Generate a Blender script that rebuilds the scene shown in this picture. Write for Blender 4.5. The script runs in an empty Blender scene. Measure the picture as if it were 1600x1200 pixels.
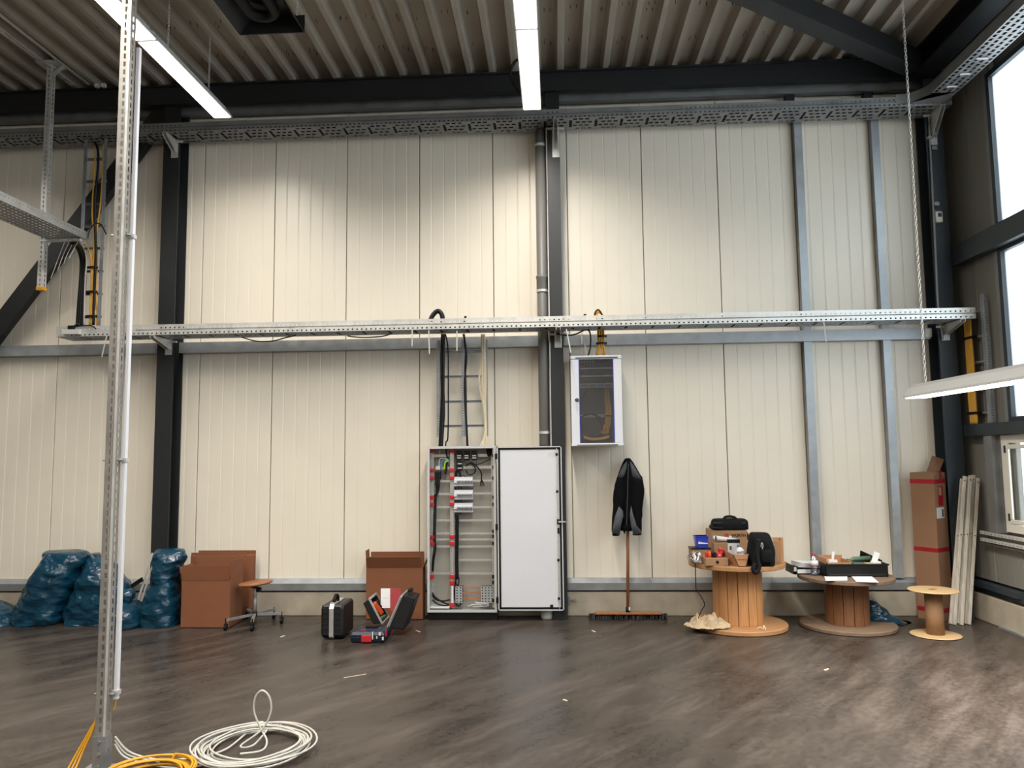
import bpy, math, random
from mathutils import Vector, Matrix, noise
random.seed(7)
SC = bpy.context.scene
COL = SC.collection
PI = math.pi
# ------------------------------------------------------------------ camera
F = 1200.0; CY = -8.6; H = 1.7462
M = Matrix(((0.99835203, -0.01615628, -0.05506536),
            (0.05630997, 0.09080199, 0.99427571),
            (-0.01106375, -0.99573790, 0.09156211)))
EYE = Vector((0, CY, H))
cd = bpy.data.cameras.new('camera'); cam = bpy.data.objects.new('camera', cd); COL.objects.link(cam)
cd.sensor_width = 36; cd.lens = 36 * F / 1600; cd.clip_end = 200
R3 = Matrix((M.col[0], -M.col[1], -M.col[2])).transposed()
cam.matrix_world = Matrix.Translation(EYE) @ R3.to_4x4()
SC.camera = cam
# ------------------------------------------------------------------ world, exposure, room lights
SC.view_settings.view_transform = 'Standard'; SC.view_settings.look = 'None'
SC.view_settings.gamma = 1.0; SC.view_settings.use_curve_mapping = False
SC.view_settings.exposure = -0.07
try:
    SC.cycles.use_denoising = True
    SC.cycles.max_bounces = 8; SC.cycles.diffuse_bounces = 5
    SC.cycles.sample_clamp_indirect = 6.0
except Exception: pass
wd = bpy.data.worlds.new('overcast_sky'); SC.world = wd; wd.use_nodes = True
bg = wd.node_tree.nodes['Background']; bg.inputs[0].default_value = (0.86, 0.94, 1.0, 1); bg.inputs[1].default_value = 4.5
LAMP_COL = (1.0, 0.95, 0.87); LAMP_STR = 9.0
def area(name, loc, rot, sx, sy, power, color, spread=180):
    l = bpy.data.lights.new(name, 'AREA'); l.shape = 'RECTANGLE'; l.size = sx; l.size_y = sy; l.energy = power; l.color = color; l.spread = math.radians(spread)
    o = bpy.data.objects.new(name, l); COL.objects.link(o); o.location = loc; o.rotation_euler = rot; return o
# the luminaires' tubes sit behind louvres that cut the light off sideways; the rows go on behind the photographer; the dim leftmost row is an unseen added light
PW_M = 46.0                                 # watts per metre of row
for x, y0, y1 in ((-0.187, -.83, -14), (-3.475, -.90, -14), (-6.76, -.9, -14)):
    area('row_or_fill_lamp', (x, (y0 + y1) / 2, 5.338), (0, 0, 0), .16, y0 - y1, PW_M * (y0 - y1) * (1 if x > -1 else .85 if x > -6 else .35), LAMP_COL, 150)
area('pendant_lamp', (3.10, -3.4, 2.18), (0, 0, 0), .14, 3.1, 60 * 3.1, LAMP_COL, 125)
# ------------------------------------------------------------------ pixel rays -> points on real planes
def ray(px, py): return M @ Vector((px - 800, py - 600, F))
def W(px, py, Y): r = ray(px, py); return EYE + r * ((Y - CY) / r.y)
def G(px, py, z=0.0): r = ray(px, py); return EYE + r * ((z - H) / r.z)
def S(px, py, X): r = ray(px, py); return EYE + r * (X / r.x)
def rect(x0, y0, x1, y1, Y):
    a = W(x0, y0, Y); b = W(x1, y0, Y); c = W(x0, y1, Y); d = W(x1, y1, Y)
    return (a.x + c.x) / 2, (b.x + d.x) / 2, (c.z + d.z) / 2, (a.z + b.z) / 2
# ------------------------------------------------------------------ mesh builder
ROOT = {}
class B:
    def __init__(s, T=None): s.v = []; s.f = []; s.T = T
    def add(s, vs, fs):
        n = len(s.v)
        s.v += [Vector(p) for p in vs]; s.f += [tuple(i + n for i in f) for f in fs]; return s
    def box(s, x0, x1, y0, y1, z0, z1):
        return s.add([(x0,y0,z0),(x1,y0,z0),(x1,y1,z0),(x0,y1,z0),(x0,y0,z1),(x1,y0,z1),(x1,y1,z1),(x0,y1,z1)],
                     [(0,3,2,1),(4,5,6,7),(0,1,5,4),(1,2,6,5),(2,3,7,6),(3,0,4,7)])
    def hexa(s, bot, top):
        return s.add(list(bot) + list(top), [(0,3,2,1),(4,5,6,7),(0,1,5,4),(1,2,6,5),(2,3,7,6),(3,0,4,7)])
    def bar(s, p, q, w, h=None, up=(0,0,1)):
        p = Vector(p); q = Vector(q); d = (q - p).normalized(); u = Vector(up)
        a = d.cross(u)
        if a.length < 1e-4: a = d.cross(Vector((1,0,0)))
        a.normalize(); b = a.cross(d); a *= w / 2; b *= (h if h else w) / 2
        return s.hexa([p-a-b, p+a-b, p+a+b, p-a+b], [q-a-b, q+a-b, q+a+b, q-a+b])
    def tube(s, pts, r, n=8, closed=False):
        pts = [Vector(p) for p in pts]; m = len(pts); rr = r if isinstance(r, (list, tuple)) else [r] * m
        prev = None; rings = []
        for i in range(m):
            if closed: d = pts[(i+1) % m] - pts[i-1]
            else: d = pts[min(i+1, m-1)] - pts[max(i-1, 0)]
            if d.length < 1e-9: d = Vector((0,0,1))
            d.normalize()
            if prev is None:
                a = d.cross(Vector((0,0,1)))
                if a.length < .1: a = d.cross(Vector((1,0,0)))
            else: a = prev - d * prev.dot(d)
            a.normalize(); prev = a; b = d.cross(a)
            rings.append([pts[i] + (a * math.cos(2*PI*k/n) + b * math.sin(2*PI*k/n)) * rr[i] for k in range(n)])
        return s.loft(rings, closed)
    def loft(s, rings, closed=False, caps=True):
        n = len(rings[0]); m = len(rings); vs = [p for r in rings for p in r]; fs = []
        for i in range(m if closed else m - 1):
            j = (i + 1) % m
            for k in range(n): fs.append((i*n+k, i*n+(k+1) % n, j*n+(k+1) % n, j*n+k))
        if caps and not closed: fs += [tuple(range(n))[::-1], tuple((m-1)*n+k for k in range(n))]
        return s.add(vs, fs)
    def lathe(s, prof, n=32, c=(0,0,0)):
        c = Vector(c)
        return s.loft([[c + Vector((r*math.cos(2*PI*k/n), r*math.sin(2*PI*k/n), z)) for k in range(n)] for r, z in prof])
    def prism(s, poly, ax, a0, a1):
        def mk(u, v, a): return {'x': (a, u, v), 'y': (u, a, v), 'z': (u, v, a)}[ax]
        n = len(poly)
        return s.add([mk(u, v, a0) for u, v in poly] + [mk(u, v, a1) for u, v in poly],
                     [tuple(range(n))[::-1], tuple(range(n, 2*n))] + [(k, (k+1) % n, n+(k+1) % n, n+k) for k in range(n)])
    def perf(s, o, u, v, L, rows):
        """sheet from o along u (length L) and across v; rows = (v0, v1) solid or (v0, v1, hole, pitch, offset) with real holes"""
        o = Vector(o); u = Vector(u).normalized(); v = Vector(v).normalized()
        for r in rows:
            if len(r) == 2: cuts = [(0, L)]
            else:
                cuts = []; x = 0.0; t = r[4]
                while t + r[2] < L:
                    cuts.append((x, t)); x = t + r[2]; t += r[3]
                cuts.append((x, L))
            for a, b in cuts:
                if b - a > 1e-5: s.add([o+u*a+v*r[0], o+u*b+v*r[0], o+u*b+v*r[1], o+u*a+v*r[1]], [(0,1,2,3)])
        return s
    def build(s, name, mat, parent=None, smooth=False, bevel=0, solid=0, origin=None, seg=2):
        vs = s.v
        if s.T is not None: vs = [s.T @ p for p in vs]
        if parent is not None: inv = ROOT[parent.name].inverted(); vs = [inv @ p for p in vs]; RM = ROOT[parent.name]
        else:
            if origin is None:
                zs = min(p.z for p in vs); n = len(vs); c = sum(vs, Vector()) / n; origin = Vector((c.x, c.y, zs))
            RM = Matrix.Translation(Vector(origin)); inv = RM.inverted(); vs = [inv @ p for p in vs]
        me = bpy.data.meshes.new(name); me.from_pydata([tuple(p) for p in vs], [], s.f)
        me.materials.append(mat)
        if smooth: me.polygons.foreach_set('use_smooth', [True] * len(me.polygons))
        me.update()
        o = bpy.data.objects.new(name, me); COL.objects.link(o); ROOT[o.name] = RM
        if parent is not None: o.parent = parent
        else: o.location = RM.translation
        fixn(me)
        if solid: md = o.modifiers.new('thickness', 'SOLIDIFY'); md.thickness = solid; md.offset = 0
        if bevel: md = o.modifiers.new('edge', 'BEVEL'); md.width = bevel; md.segments = seg; md.limit_method = 'ANGLE'
        return o
import bmesh
def fixn(me):
    bm = bmesh.new(); bm.from_mesh(me)
    bmesh.ops.recalc_face_normals(bm, faces=bm.faces); bm.to_mesh(me); bm.free()
def tag(o, label=None, cat=None, group=None, kind=None):
    if label: o['label'] = label
    if cat: o['category'] = cat
    if group: o['group'] = group
    if kind: o['kind'] = kind
    return o
def thing(name, label, cat, loc=(0,0,0), rz=0, group=None):
    o = bpy.data.objects.new(name, None); COL.objects.link(o); o.empty_display_size = .1
    ROOT[o.name] = Matrix.Translation(Vector(loc)) @ Matrix.Rotation(rz, 4, 'Z')
    o.matrix_world = ROOT[o.name]
    return tag(o, label, cat, group)
def place(o, parent, M4):                # a copy of a piece, sharing its mesh
    c = o.copy(); COL.objects.link(c); c.parent = parent; c.matrix_local = M4; ROOT[c.name] = ROOT[parent.name]; return c
def TM(o): return ROOT[o.name]
def smoothpath(pts, k=6, closed=False):
    P = [Vector(p) for p in pts]; n = len(P); out = []
    for i in range(n if closed else n - 1):
        g = (lambda j: P[j % n]) if closed else (lambda j: P[max(0, min(n-1, j))])
        a, b, c, d = g(i-1), g(i), g(i+1), g(i+2)
        for j in range(k):
            t = j / k
            out.append(.5 * ((2*b) + (c-a)*t + (2*a-5*b+4*c-d)*t*t + (3*b-a-3*c+d)*t**3))
    if not closed: out.append(P[-1])
    return out
# ------------------------------------------------------------------ materials
def lin(h):
    if not isinstance(h, str): return tuple(h)
    h = h.lstrip('#'); c = [int(h[i:i+2], 16) / 255 for i in (0, 2, 4)]
    return tuple(x / 12.92 if x <= .04045 else ((x + .055) / 1.055) ** 2.4 for x in c)
def mat(name, col, rough=.5, metal=0.0, var=.06, vs=3.0, stretch=(1,1,1), bump=0.0, bs=40.0, alpha=1.0, spec=.5, rvar=0.0, col2=None):
    m = bpy.data.materials.new(name); m.use_nodes = True; nt = m.node_tree; N = nt.nodes; L = nt.links
    b = N['Principled BSDF']; b.inputs['Roughness'].default_value = rough; b.inputs['Metallic'].default_value = metal
    b.inputs['Specular IOR Level'].default_value = spec
    c = lin(col); tc = N.new('ShaderNodeTexCoord'); mp = N.new('ShaderNodeMapping'); mp.inputs['Scale'].default_value = stretch
    L.new(tc.outputs['Object'], mp.inputs['Vector'])
    nz = N.new('ShaderNodeTexNoise'); nz.inputs['Scale'].default_value = vs; nz.inputs['Detail'].default_value = 5
    oi = N.new('ShaderNodeObjectInfo'); ad = N.new('ShaderNodeVectorMath'); ad.operation = 'ADD'
    ml = N.new('ShaderNodeMath'); ml.operation = 'MULTIPLY'; ml.inputs[1].default_value = 37.0
    L.new(oi.outputs['Random'], ml.inputs[0]); L.new(mp.outputs[0], ad.inputs[0]); L.new(ml.outputs[0], ad.inputs[1])
    L.new(ad.outputs[0], nz.inputs['Vector'])
    rp = N.new('ShaderNodeValToRGB'); e = rp.color_ramp.elements; e[0].position = .3; e[1].position = .7
    c2 = lin(col2) if col2 else c
    e[0].color = tuple(max(0, x * (1 - var)) for x in c) + (1,); e[1].color = tuple(min(1, x * (1 + var)) for x in c2) + (1,)
    L.new(nz.outputs['Fac'], rp.inputs[0]); L.new(rp.outputs[0], b.inputs['Base Color'])
    if rvar:
        mr = N.new('ShaderNodeMapRange'); mr.inputs['From Min'].default_value = .3; mr.inputs['From Max'].default_value = .7
        mr.inputs['To Min'].default_value = max(0.02, rough - rvar); mr.inputs['To Max'].default_value = rough + rvar
        L.new(nz.outputs['Fac'], mr.inputs['Value']); L.new(mr.outputs[0], b.inputs['Roughness'])
    if bump:
        n2 = N.new('ShaderNodeTexNoise'); n2.inputs['Scale'].default_value = bs; n2.inputs['Detail'].default_value = 4
        L.new(ad.outputs[0], n2.inputs['Vector']); bp = N.new('ShaderNodeBump'); bp.inputs['Strength'].default_value = bump; bp.inputs['Distance'].default_value = .01
        L.new(n2.outputs['Fac'], bp.inputs['Height']); L.new(bp.outputs[0], b.inputs['Normal'])
    return m
def emis(name, col, st):
    m = bpy.data.materials.new(name); m.use_nodes = True; nt = m.node_tree
    b = nt.nodes['Principled BSDF']; b.inputs['Base Color'].default_value = (.9, .9, .9, 1)
    b.inputs['Emission Color'].default_value = tuple(col) + (1,); b.inputs['Emission Strength'].default_value = st; return m
def glassy(name, tint, rough, mixf, base=(1,1,1)):
    """clear sheet: mostly straight-through light, with a glossy skin"""
    m = bpy.data.materials.new(name); m.use_nodes = True; nt = m.node_tree; N = nt.nodes; L = nt.links
    out = N['Material Output']; N.remove(N['Principled BSDF'])
    t = N.new('ShaderNodeBsdfTransparent'); t.inputs[0].default_value = tuple(tint) + (1,)
    g = N.new('ShaderNodeBsdfGlossy'); g.inputs['Roughness'].default_value = rough; g.inputs[0].default_value = tuple(base) + (1,)
    mx = N.new('ShaderNodeMixShader'); mx.inputs[0].default_value = mixf
    L.new(t.outputs[0], mx.inputs[1]); L.new(g.outputs[0], mx.inputs[2]); L.new(mx.outputs[0], out.inputs[0]); return m
def polycarb(name):
    m = bpy.data.materials.new(name); m.use_nodes = True; nt = m.node_tree; N = nt.nodes; L = nt.links
    out = N['Material Output']; N.remove(N['Principled BSDF'])
    t = N.new('ShaderNodeBsdfTransparent'); t.inputs[0].default_value = (.93, .95, .96, 1)
    g = N.new('ShaderNodeBsdfTranslucent'); g.inputs[0].default_value = (.9, .93, .95, 1)
    mx = N.new('ShaderNodeMixShader'); mx.inputs[0].default_value = .35
    L.new(t.outputs[0], mx.inputs[1]); L.new(g.outputs[0], mx.inputs[2]); L.new(mx.outputs[0], out.inputs[0]); return m
m_panel = mat('coated_panel', '#dad1c1', .38, 0, .03, 1.2, bump=.02, bs=200)
m_panelR = mat('shaded_panel_coating', '#75726a', .5, 0, .04, 1.2)  # same cream panels as the back wall, their backlit shade put into the colour
m_deck = mat('roof_deck_coating', '#968d80', .55, 0, .08, 2.0)
m_steel = mat('anthracite_paint', '#191b1d', .5, 0, .08, 3)
m_steelb = mat('anthracite_frame', '#252d33', .45, 0, .05, 3)
m_galv = mat('galvanised_steel', '#989c9f', .42, .5, .12, 9, rvar=.08)
m_galvd = mat('weathered_galvanised', '#8b8c8c', .5, .6, .15, 6, rvar=.08)
m_zinc = mat('bright_zinc', '#c6c5c1', .36, .45, .08, 12, rvar=.08)
m_conc = mat('curb_concrete', '#9a907f', .85, 0, .14, 5, bump=.15, bs=60)
m_card = mat('cardboard', '#76472b', .8, 0, .07, 3, bump=.03, bs=120)
m_card2 = mat('kraft_cardboard', '#8f6d4e', .8, 0, .07, 4, bump=.03, bs=120)
m_card3 = mat('carton_brown', '#7c5b42', .8, 0, .06, 3)
m_cardin = mat('cardboard_inside', '#a17450', .8, 0, .05, 3)
m_white = mat('white_powder_coat', '#cacace', .4, 0, .02, 3)
m_lgrey = mat('light_grey_paint', '#b4b4b2', .45, 0, .03, 3)
m_back = mat('mounting_plate_grey', '#9a968d', .4, .1, .04, 3)
m_black = mat('black_plastic', '#08090b', .45, 0, .1, 8, spec=.3)
m_rubber = mat('black_rubber', '#0b0c0e', .6, 0, .1, 8, spec=.25)
m_case = mat('black_abs', '#0c0d10', .5, 0, .1, 12, bump=.1, bs=90)
m_alu = mat('brushed_aluminium', '#c9c9c6', .35, .7, .08, 20)
m_navy = mat('navy_plastic', '#0f1a2d', .45, 0, .08, 6)
m_red = mat('red_plastic', '#b3202a', .4, 0, .05, 6)
m_redtape = mat('red_tape', '#8c1420', .4, 0, .12, 9)
m_orange = mat('orange_tool', '#c9481c', .45, 0, .05, 6)
m_pipe = mat('grey_pipe', '#66635f', .5, 0, .05, 3)
m_yel = mat('yellow_sheath', '#bf8814', .5, 0, .08, 8)
m_yel2 = mat('yellow_sheath_aged', '#cf9a34', .5, 0, .08, 8)
m_cw = mat('white_sheath', '#aeaaa2', .45, 0, .04, 8)
m_cbeige = mat('beige_sheath', '#cdbfa4', .5, 0, .08, 8)
m_fab = mat('black_fabric', '#08080b', .95, 0, .15, 20, bump=.25, bs=60, spec=.15)
m_fabg = mat('grey_fabric', '#45474b', .85, 0, .1, 20, bump=.2, bs=60)
m_bagfab = mat('black_nylon', '#07080a', .8, 0, .15, 20, bump=.2, bs=50, spec=.2)
m_wood = mat('pine_wood', '#a9784a', .6, 0, .16, 5, (7,7,.8), bump=.06, bs=30)
m_woodf = mat('pine_flange', '#9a7049', .65, 0, .16, 5, (1,6,6), bump=.06, bs=30)
m_woodd = mat('dark_pine', '#6d4527', .65, 0, .18, 5, (7,7,.8), bump=.06, bs=30)
m_woodg = mat('weathered_flange', '#64503f', .75, 0, .2, 6, (1,6,6), bump=.1, bs=30)
m_ply = mat('plywood', '#a88d66', .6, 0, .08, 5, (1,8,8))
m_handle = mat('broom_handle', '#8b5937', .5, 0, .14, 6, (6,6,.5))
m_plank = mat('whitewashed_board', '#b9b2a6', .7, 0, .2, 5, (8,8,.8), bump=.05, bs=40)
m_paper = mat('paper', '#c2c2c2', .7, 0, .02, 8)
m_kraft = mat('kraft_paper', '#a38f73', .8, 0, .1, 8, bump=.2, bs=40)
m_bluep = mat('blue_plastic', '#2233a8', .4, 0, .06, 6)
m_green = mat('green_tool', '#48604c', .5, 0, .1, 6)
m_copper = mat('copper_bar', '#c9835f', .35, .6, .1, 10)
m_bluec = mat('blue_wire', '#3a78c0', .45, 0, .05, 6)
m_greeny = mat('yellow_green_wire', '#9cc22e', .45, 0, .05, 6)
m_pvc = mat('window_pvc', '#d8d2c6', .4, 0, .02, 4)
m_diff = emis('lamp_diffuser', LAMP_COL, LAMP_STR)
m_pane = polycarb('polycarbonate_sheet')
m_glass = glassy('window_glass', (.95, .97, .98), .02, .06)
m_rackglass = glassy('smoked_glass', (.74, .74, .78), .04, .06)
m_rackin = mat('rack_interior_grey', '#4a4a4c', .5, 0, .05, 4)
m_clear = glassy('clear_plastic', (.88, .92, .95), .08, .18)
m_film = glassy('clear_film', (.86, .86, .84), .15, .22)
def film_mat(name, col):
    m = mat(name, col, .22, 0, .15, 5); nt = m.node_tree; N = nt.nodes; L = nt.links; b = N['Principled BSDF']
    tc = N.new('ShaderNodeTexCoord'); mp = N.new('ShaderNodeMapping'); mp.inputs['Scale'].default_value = (1, 1, 1.7); L.new(tc.outputs['Object'], mp.inputs[0])
    wn = N.new('ShaderNodeTexNoise'); wn.inputs['Scale'].default_value = 3.0; wn.inputs['Detail'].default_value = 3; L.new(mp.outputs[0], wn.inputs['Vector'])
    mx = N.new('ShaderNodeVectorMath'); mx.operation = 'MULTIPLY_ADD'; mx.inputs[1].default_value = (.35, .35, .35); L.new(wn.outputs['Color'], mx.inputs[0]); L.new(mp.outputs[0], mx.inputs[2])
    h = None
    for sc, w in ((4.2, 1.0), (12.0, .32)):
        v = N.new('ShaderNodeTexVoronoi'); v.feature = 'F1'; v.inputs['Scale'].default_value = sc; L.new(mx.outputs[0], v.inputs['Vector'])
        k = N.new('ShaderNodeMath'); k.operation = 'MULTIPLY_ADD'; k.inputs[1].default_value = w; L.new(v.outputs['Distance'], k.inputs[0])
        if h: L.new(h, k.inputs[2])
        else: k.inputs[2].default_value = 0
        h = k.outputs[0]
    bp = N.new('ShaderNodeBump'); bp.inputs['Strength'].default_value = .5; bp.inputs['Distance'].default_value = .045; L.new(h, bp.inputs['Height']); L.new(bp.outputs[0], b.inputs['Normal'])
    return m
m_bag = film_mat('blue_film', '#0b3346')
def floor_mat():
    m = bpy.data.materials.new('polished_concrete_floor'); m.use_nodes = True; nt = m.node_tree; N = nt.nodes; L = nt.links; b = N['Principled BSDF']
    tc = N.new('ShaderNodeTexCoord')
    r1 = N.new('ShaderNodeMapping'); r1.inputs['Rotation'].default_value = (0, 0, -.92); L.new(tc.outputs['Object'], r1.inputs[0])
    mp = N.new('ShaderNodeMapping'); mp.inputs['Scale'].default_value = (.55, 2.4, 1); L.new(r1.outputs[0], mp.inputs[0])
    a = N.new('ShaderNodeTexNoise'); a.inputs['Scale'].default_value = 1.7; a.inputs['Detail'].default_value = 12; a.inputs['Roughness'].default_value = .68; a.inputs['Distortion'].default_value = .15; L.new(mp.outputs[0], a.inputs['Vector'])
    c = N.new('ShaderNodeTexNoise'); c.inputs['Scale'].default_value = .7; c.inputs['Detail'].default_value = 5; L.new(tc.outputs['Object'], c.inputs['Vector'])
    d = N.new('ShaderNodeTexNoise'); d.inputs['Scale'].default_value = 22; d.inputs['Detail'].default_value = 6; d.inputs['Roughness'].default_value = .7; L.new(tc.outputs['Object'], d.inputs['Vector'])
    def ma(x, k, y=None):
        n = N.new('ShaderNodeMath'); n.operation = 'MULTIPLY_ADD'; n.inputs[1].default_value = k; L.new(x, n.inputs[0])
        if y: L.new(y, n.inputs[2])
        else: n.inputs[2].default_value = 0
        return n.outputs[0]
    h = ma(a.outputs['Fac'], .55, ma(c.outputs['Fac'], .20, ma(d.outputs['Fac'], .25)))
    rp = N.new('ShaderNodeValToRGB'); e = rp.color_ramp.elements; e[0].position = .40; e[1].position = .63
    e[0].color = lin('#26211d') + (1,); e[1].color = lin('#524a44') + (1,); k = e.new(.5); k.color = lin('#3a332e') + (1,)
    L.new(h, rp.inputs[0]); L.new(rp.outputs[0], b.inputs['Base Color'])
    mr = N.new('ShaderNodeMapRange'); mr.inputs['From Min'].default_value = .4; mr.inputs['From Max'].default_value = .63; mr.inputs['To Min'].default_value = .25; mr.inputs['To Max'].default_value = .42
    L.new(h, mr.inputs['Value']); L.new(mr.outputs[0], b.inputs['Roughness'])
    b.inputs['Specular IOR Level'].default_value = .2; bp = N.new('ShaderNodeBump'); bp.inputs['Strength'].default_value = .02; bp.inputs['Distance'].default_value = .01; L.new(a.outputs['Fac'], bp.inputs['Height']); L.new(bp.outputs[0], b.inputs['Normal'])
    return m
m_floor = floor_mat()
# ================================================================== the setting
XL, XR, YF = -14.0, 4.4, -15.0
fl = tag(B().box(XL, XR + .3, YF, .3, -.15, 0).build('floor', m_floor, origin=(0, 0, 0)), kind='structure')
wb = tag(B().box(XL, XR + .3, .07, .25, 0, 6.3).build('wall_back', m_panel, origin=(0, 0, 0)), kind='structure')
# sandwich panels: fine double grooves, recessed joints
PW = .8535
def panel_mesh(w, z0, z1, gd=.0028):
    pr = [(0.004, .05), (0.004, .006), (.009, 0)]
    for k in range(1, 6):
        c = w * k / 6
        pr += [(c - .009, 0), (c - .005, gd), (c, gd * .3), (c + .005, gd), (c + .009, 0)]
    pr += [(w - .009, 0), (w - .004, .006), (w - .004, .05)]
    b = B(); n = len(pr)
    b.add([(x, y, z0) for x, y in pr] + [(x, y, z1) for x, y in pr], [(k, k + 1, n + k + 1, n + k) for k in range(n - 1)])
    return b
proto = panel_mesh(PW, .33, 5.76).build('wall_panel', m_panel, wb)
x0 = -3.234 - 6 * PW
proto.matrix_local = Matrix.Translation((x0, 0, 0))
for k in range(1, 15): place(proto, wb, Matrix.Translation((x0 + k * PW, 0, 0)))
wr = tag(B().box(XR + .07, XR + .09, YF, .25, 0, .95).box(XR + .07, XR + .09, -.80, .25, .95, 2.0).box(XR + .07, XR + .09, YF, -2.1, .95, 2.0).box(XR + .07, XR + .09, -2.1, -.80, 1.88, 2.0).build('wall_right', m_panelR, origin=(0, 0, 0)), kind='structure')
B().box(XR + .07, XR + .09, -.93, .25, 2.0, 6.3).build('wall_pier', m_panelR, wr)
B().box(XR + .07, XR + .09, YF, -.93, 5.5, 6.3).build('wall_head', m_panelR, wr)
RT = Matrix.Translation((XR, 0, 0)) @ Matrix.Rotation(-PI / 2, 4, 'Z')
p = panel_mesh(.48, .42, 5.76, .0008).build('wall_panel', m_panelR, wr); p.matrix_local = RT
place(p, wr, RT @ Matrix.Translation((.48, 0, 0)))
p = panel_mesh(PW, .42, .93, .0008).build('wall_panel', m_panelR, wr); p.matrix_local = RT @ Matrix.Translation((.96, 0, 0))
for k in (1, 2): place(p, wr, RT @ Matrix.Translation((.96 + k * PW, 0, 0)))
tag(B().box(XL - .2, XL, YF, .25, 0, 6.3).build('wall_left', m_panel, origin=(XL, 0, 0)), kind='structure')
tag(B().box(XL, XR + .3, YF - .2, YF, 0, 6.3).build('wall_front', m_panel, origin=(0, YF, 0)), kind='structure')
# roof of trapezoidal deck sheets
ZD = 6.05; PER = .255
ce = tag(B().box(XL - .2, XR + .3, YF - .2, .3, 6.22, 6.34).build('ceiling', m_deck, origin=(0, 0, 0)), kind='structure')
pr = []
for k in range(4):
    o = k * PER
    pr += [(o + .0, ZD + .095), (o + .143, ZD + .095), (o + .172, ZD), (o + .224, ZD), (o + .253, ZD + .095)]
pr.append((4 * PER + .006, ZD + .095))
b = B(); n = len(pr); b.add([(x, YF, z) for x, z in pr] + [(x, .05, z) for x, z in pr], [(k, k + 1, n + k + 1, n + k) for k in range(n - 1)])
sh = b.build('roof_sheet', m_deck, ce, solid=.0015); xs = -3.709 - .198 - 8 * 4 * PER
sh.matrix_local = Matrix.Translation((xs, 0, 0))
for k in range(1, 16): place(sh, ce, Matrix.Translation((xs + k * 4 * PER, 0, 0)))
b = B()
for k in range(240):
    i = random.randint(-4, 27); x = -3.709 - .198 + i * PER + random.choice((.04, .10)) + random.uniform(-.008, .008); y = random.choice((-.75, -1.35, -1.95, -2.55)) + random.uniform(-.06, .06)
    b.tube([(x, y, ZD + .09), (x, y, ZD + .055)], [.004, .002], 5)
tag(b.build('screw_tip', m_steel, ce), kind='stuff')
# sill band, curb, flashings
tn = 0
def trim(bld, m, **kw):
    global tn; tn += 1
    return tag(bld.build('trim_%d' % tn, m, **kw), kind='structure')
trim(B().box(XL, XR, -.03, .02, .352, .397).add([(XL, -.085, .352), (XR, -.085, .352), (XR, -.03, .397), (XL, -.03, .397)], [(0,1,2,3)]), m_galv)
trim(B().box(XL, XR, -.085, .02, .275, .352), m_galvd)
trim(B().box(XL, XR, -.07, .08, 0, .255), m_conc, bevel=.008)
trim(B().box(4.34, XR + .08, YF, -.07, 0, .27), m_conc, bevel=.008)
trim(B().box(4.30, 4.40, -1.0, -.06, .345, .40).box(4.34, 4.40, -1.0, -.06, .30, .345), m_steelb)
trim(B().box(4.315, 4.34, -6, -.62, 0, .018), m_galv)
trim(B().box(XL, 4.2, -.10, 0, 5.775, 5.915), m_galvd)
trim(B().box(XL, 4.2, -.04, 0, 5.60, 5.69), m_galvd)
def girt(xa, xb, z0=2.945, z1=3.065):      # C-section wall rail
    b = B().box(xa, xb, -.125, -.12, z0, z1).box(xa, xb, -.12, 0, z1 - .004, z1).box(xa, xb, -.12, 0, z0, z0 + .004).box(xa, xb, -.004, 0, z0, z1)
    return trim(b, m_galv)
girt(-9.5, -4.47); girt(-4.275, -.10); girt(.11, 4.075)
trim(B().box(4.02, 4.09, -.128, -.125, 2.965, 3.06), m_pvc)
for xa, xb in ((2.742, 2.827), (3.589, 3.672)):
    for z0, z1 in ((.397, 2.945), (3.065, 5.6)):
        trim(B().box(xa, xb, -.083, -.08, z0, z1).box(xa, xa + .003, -.08, 0, z0, z1).box(xb - .003, xb, -.08, 0, z0, z1), m_galv)
# galvanised studs on the right wall
trim(B().box(4.36, 4.40, -.80, -.74, .93, 1.88).box(4.30, 4.40, -.74, -.735, .93, 1.88).box(4.30, 4.303, -.735, -.60, .93, 1.88), m_galvd)
trim(B().box(4.375, 4.40, -.93, -.87, 3.92, 5.62).box(4.375, 4.40, -.93, -.87, 2.01, 3.70), m_galvd)
# windows in the right wall
def window(n, y1, y0, z0, z1, x, fr, fm, pm, mull=()):
    w = tag(thing('window_%d' % n, None, None, (x, y0, z0)), kind='structure')
    B().box(x - .03, x + .06, y0 - fr, y0, z0, z1).box(x - .03, x + .06, y1, y1 + fr, z0, z1).build('window_frame', fm, w)
    B().box(x - .03, x + .06, y1 + fr, y0 - fr, z1 - fr, z1).box(x - .03, x + .06, y1 + fr, y0 - fr, z0, z0 + fr).build('window_frame', fm, w)
    for k, (a, c) in enumerate(zip([y0 - fr] + list(mull), list(mull) + [y1 + fr])):
        B().box(x + .01, x + .02, c, a, z0 + fr, z1 - fr).build('pane', pm, w)
    if mull:
        b = B()
        for y in mull: b.box(x - .012, x + .025, y - .012, y + .012, z0 + fr, z1 - fr)
        b.build('glazing_bar', m_pvc, w)
    return w
mu = [-1.75 - 1.05 * k for k in range(12)]
window(1, -14.6, -.93, 3.90, 5.5, 4.40, .055, m_steelb, m_pane, mu)
window(2, -14.6, -.93, 2.0, 3.72, 4.40, .055, m_steelb, m_pane, mu)
w3 = window(3, -2.1, -.80, .95, 1.88, 4.385, .075, m_pvc, m_glass)
B().box(4.34, 4.36, -1.95, -.885, 1.035, 1.075).box(4.34, 4.36, -1.95, -.885, 1.75, 1.79).box(4.34, 4.36, -.935, -.885, 1.075, 1.75).box(4.34, 4.36, -1.95, -1.90, 1.075, 1.75).build('sash', m_pvc, w3, bevel=.006)
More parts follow.
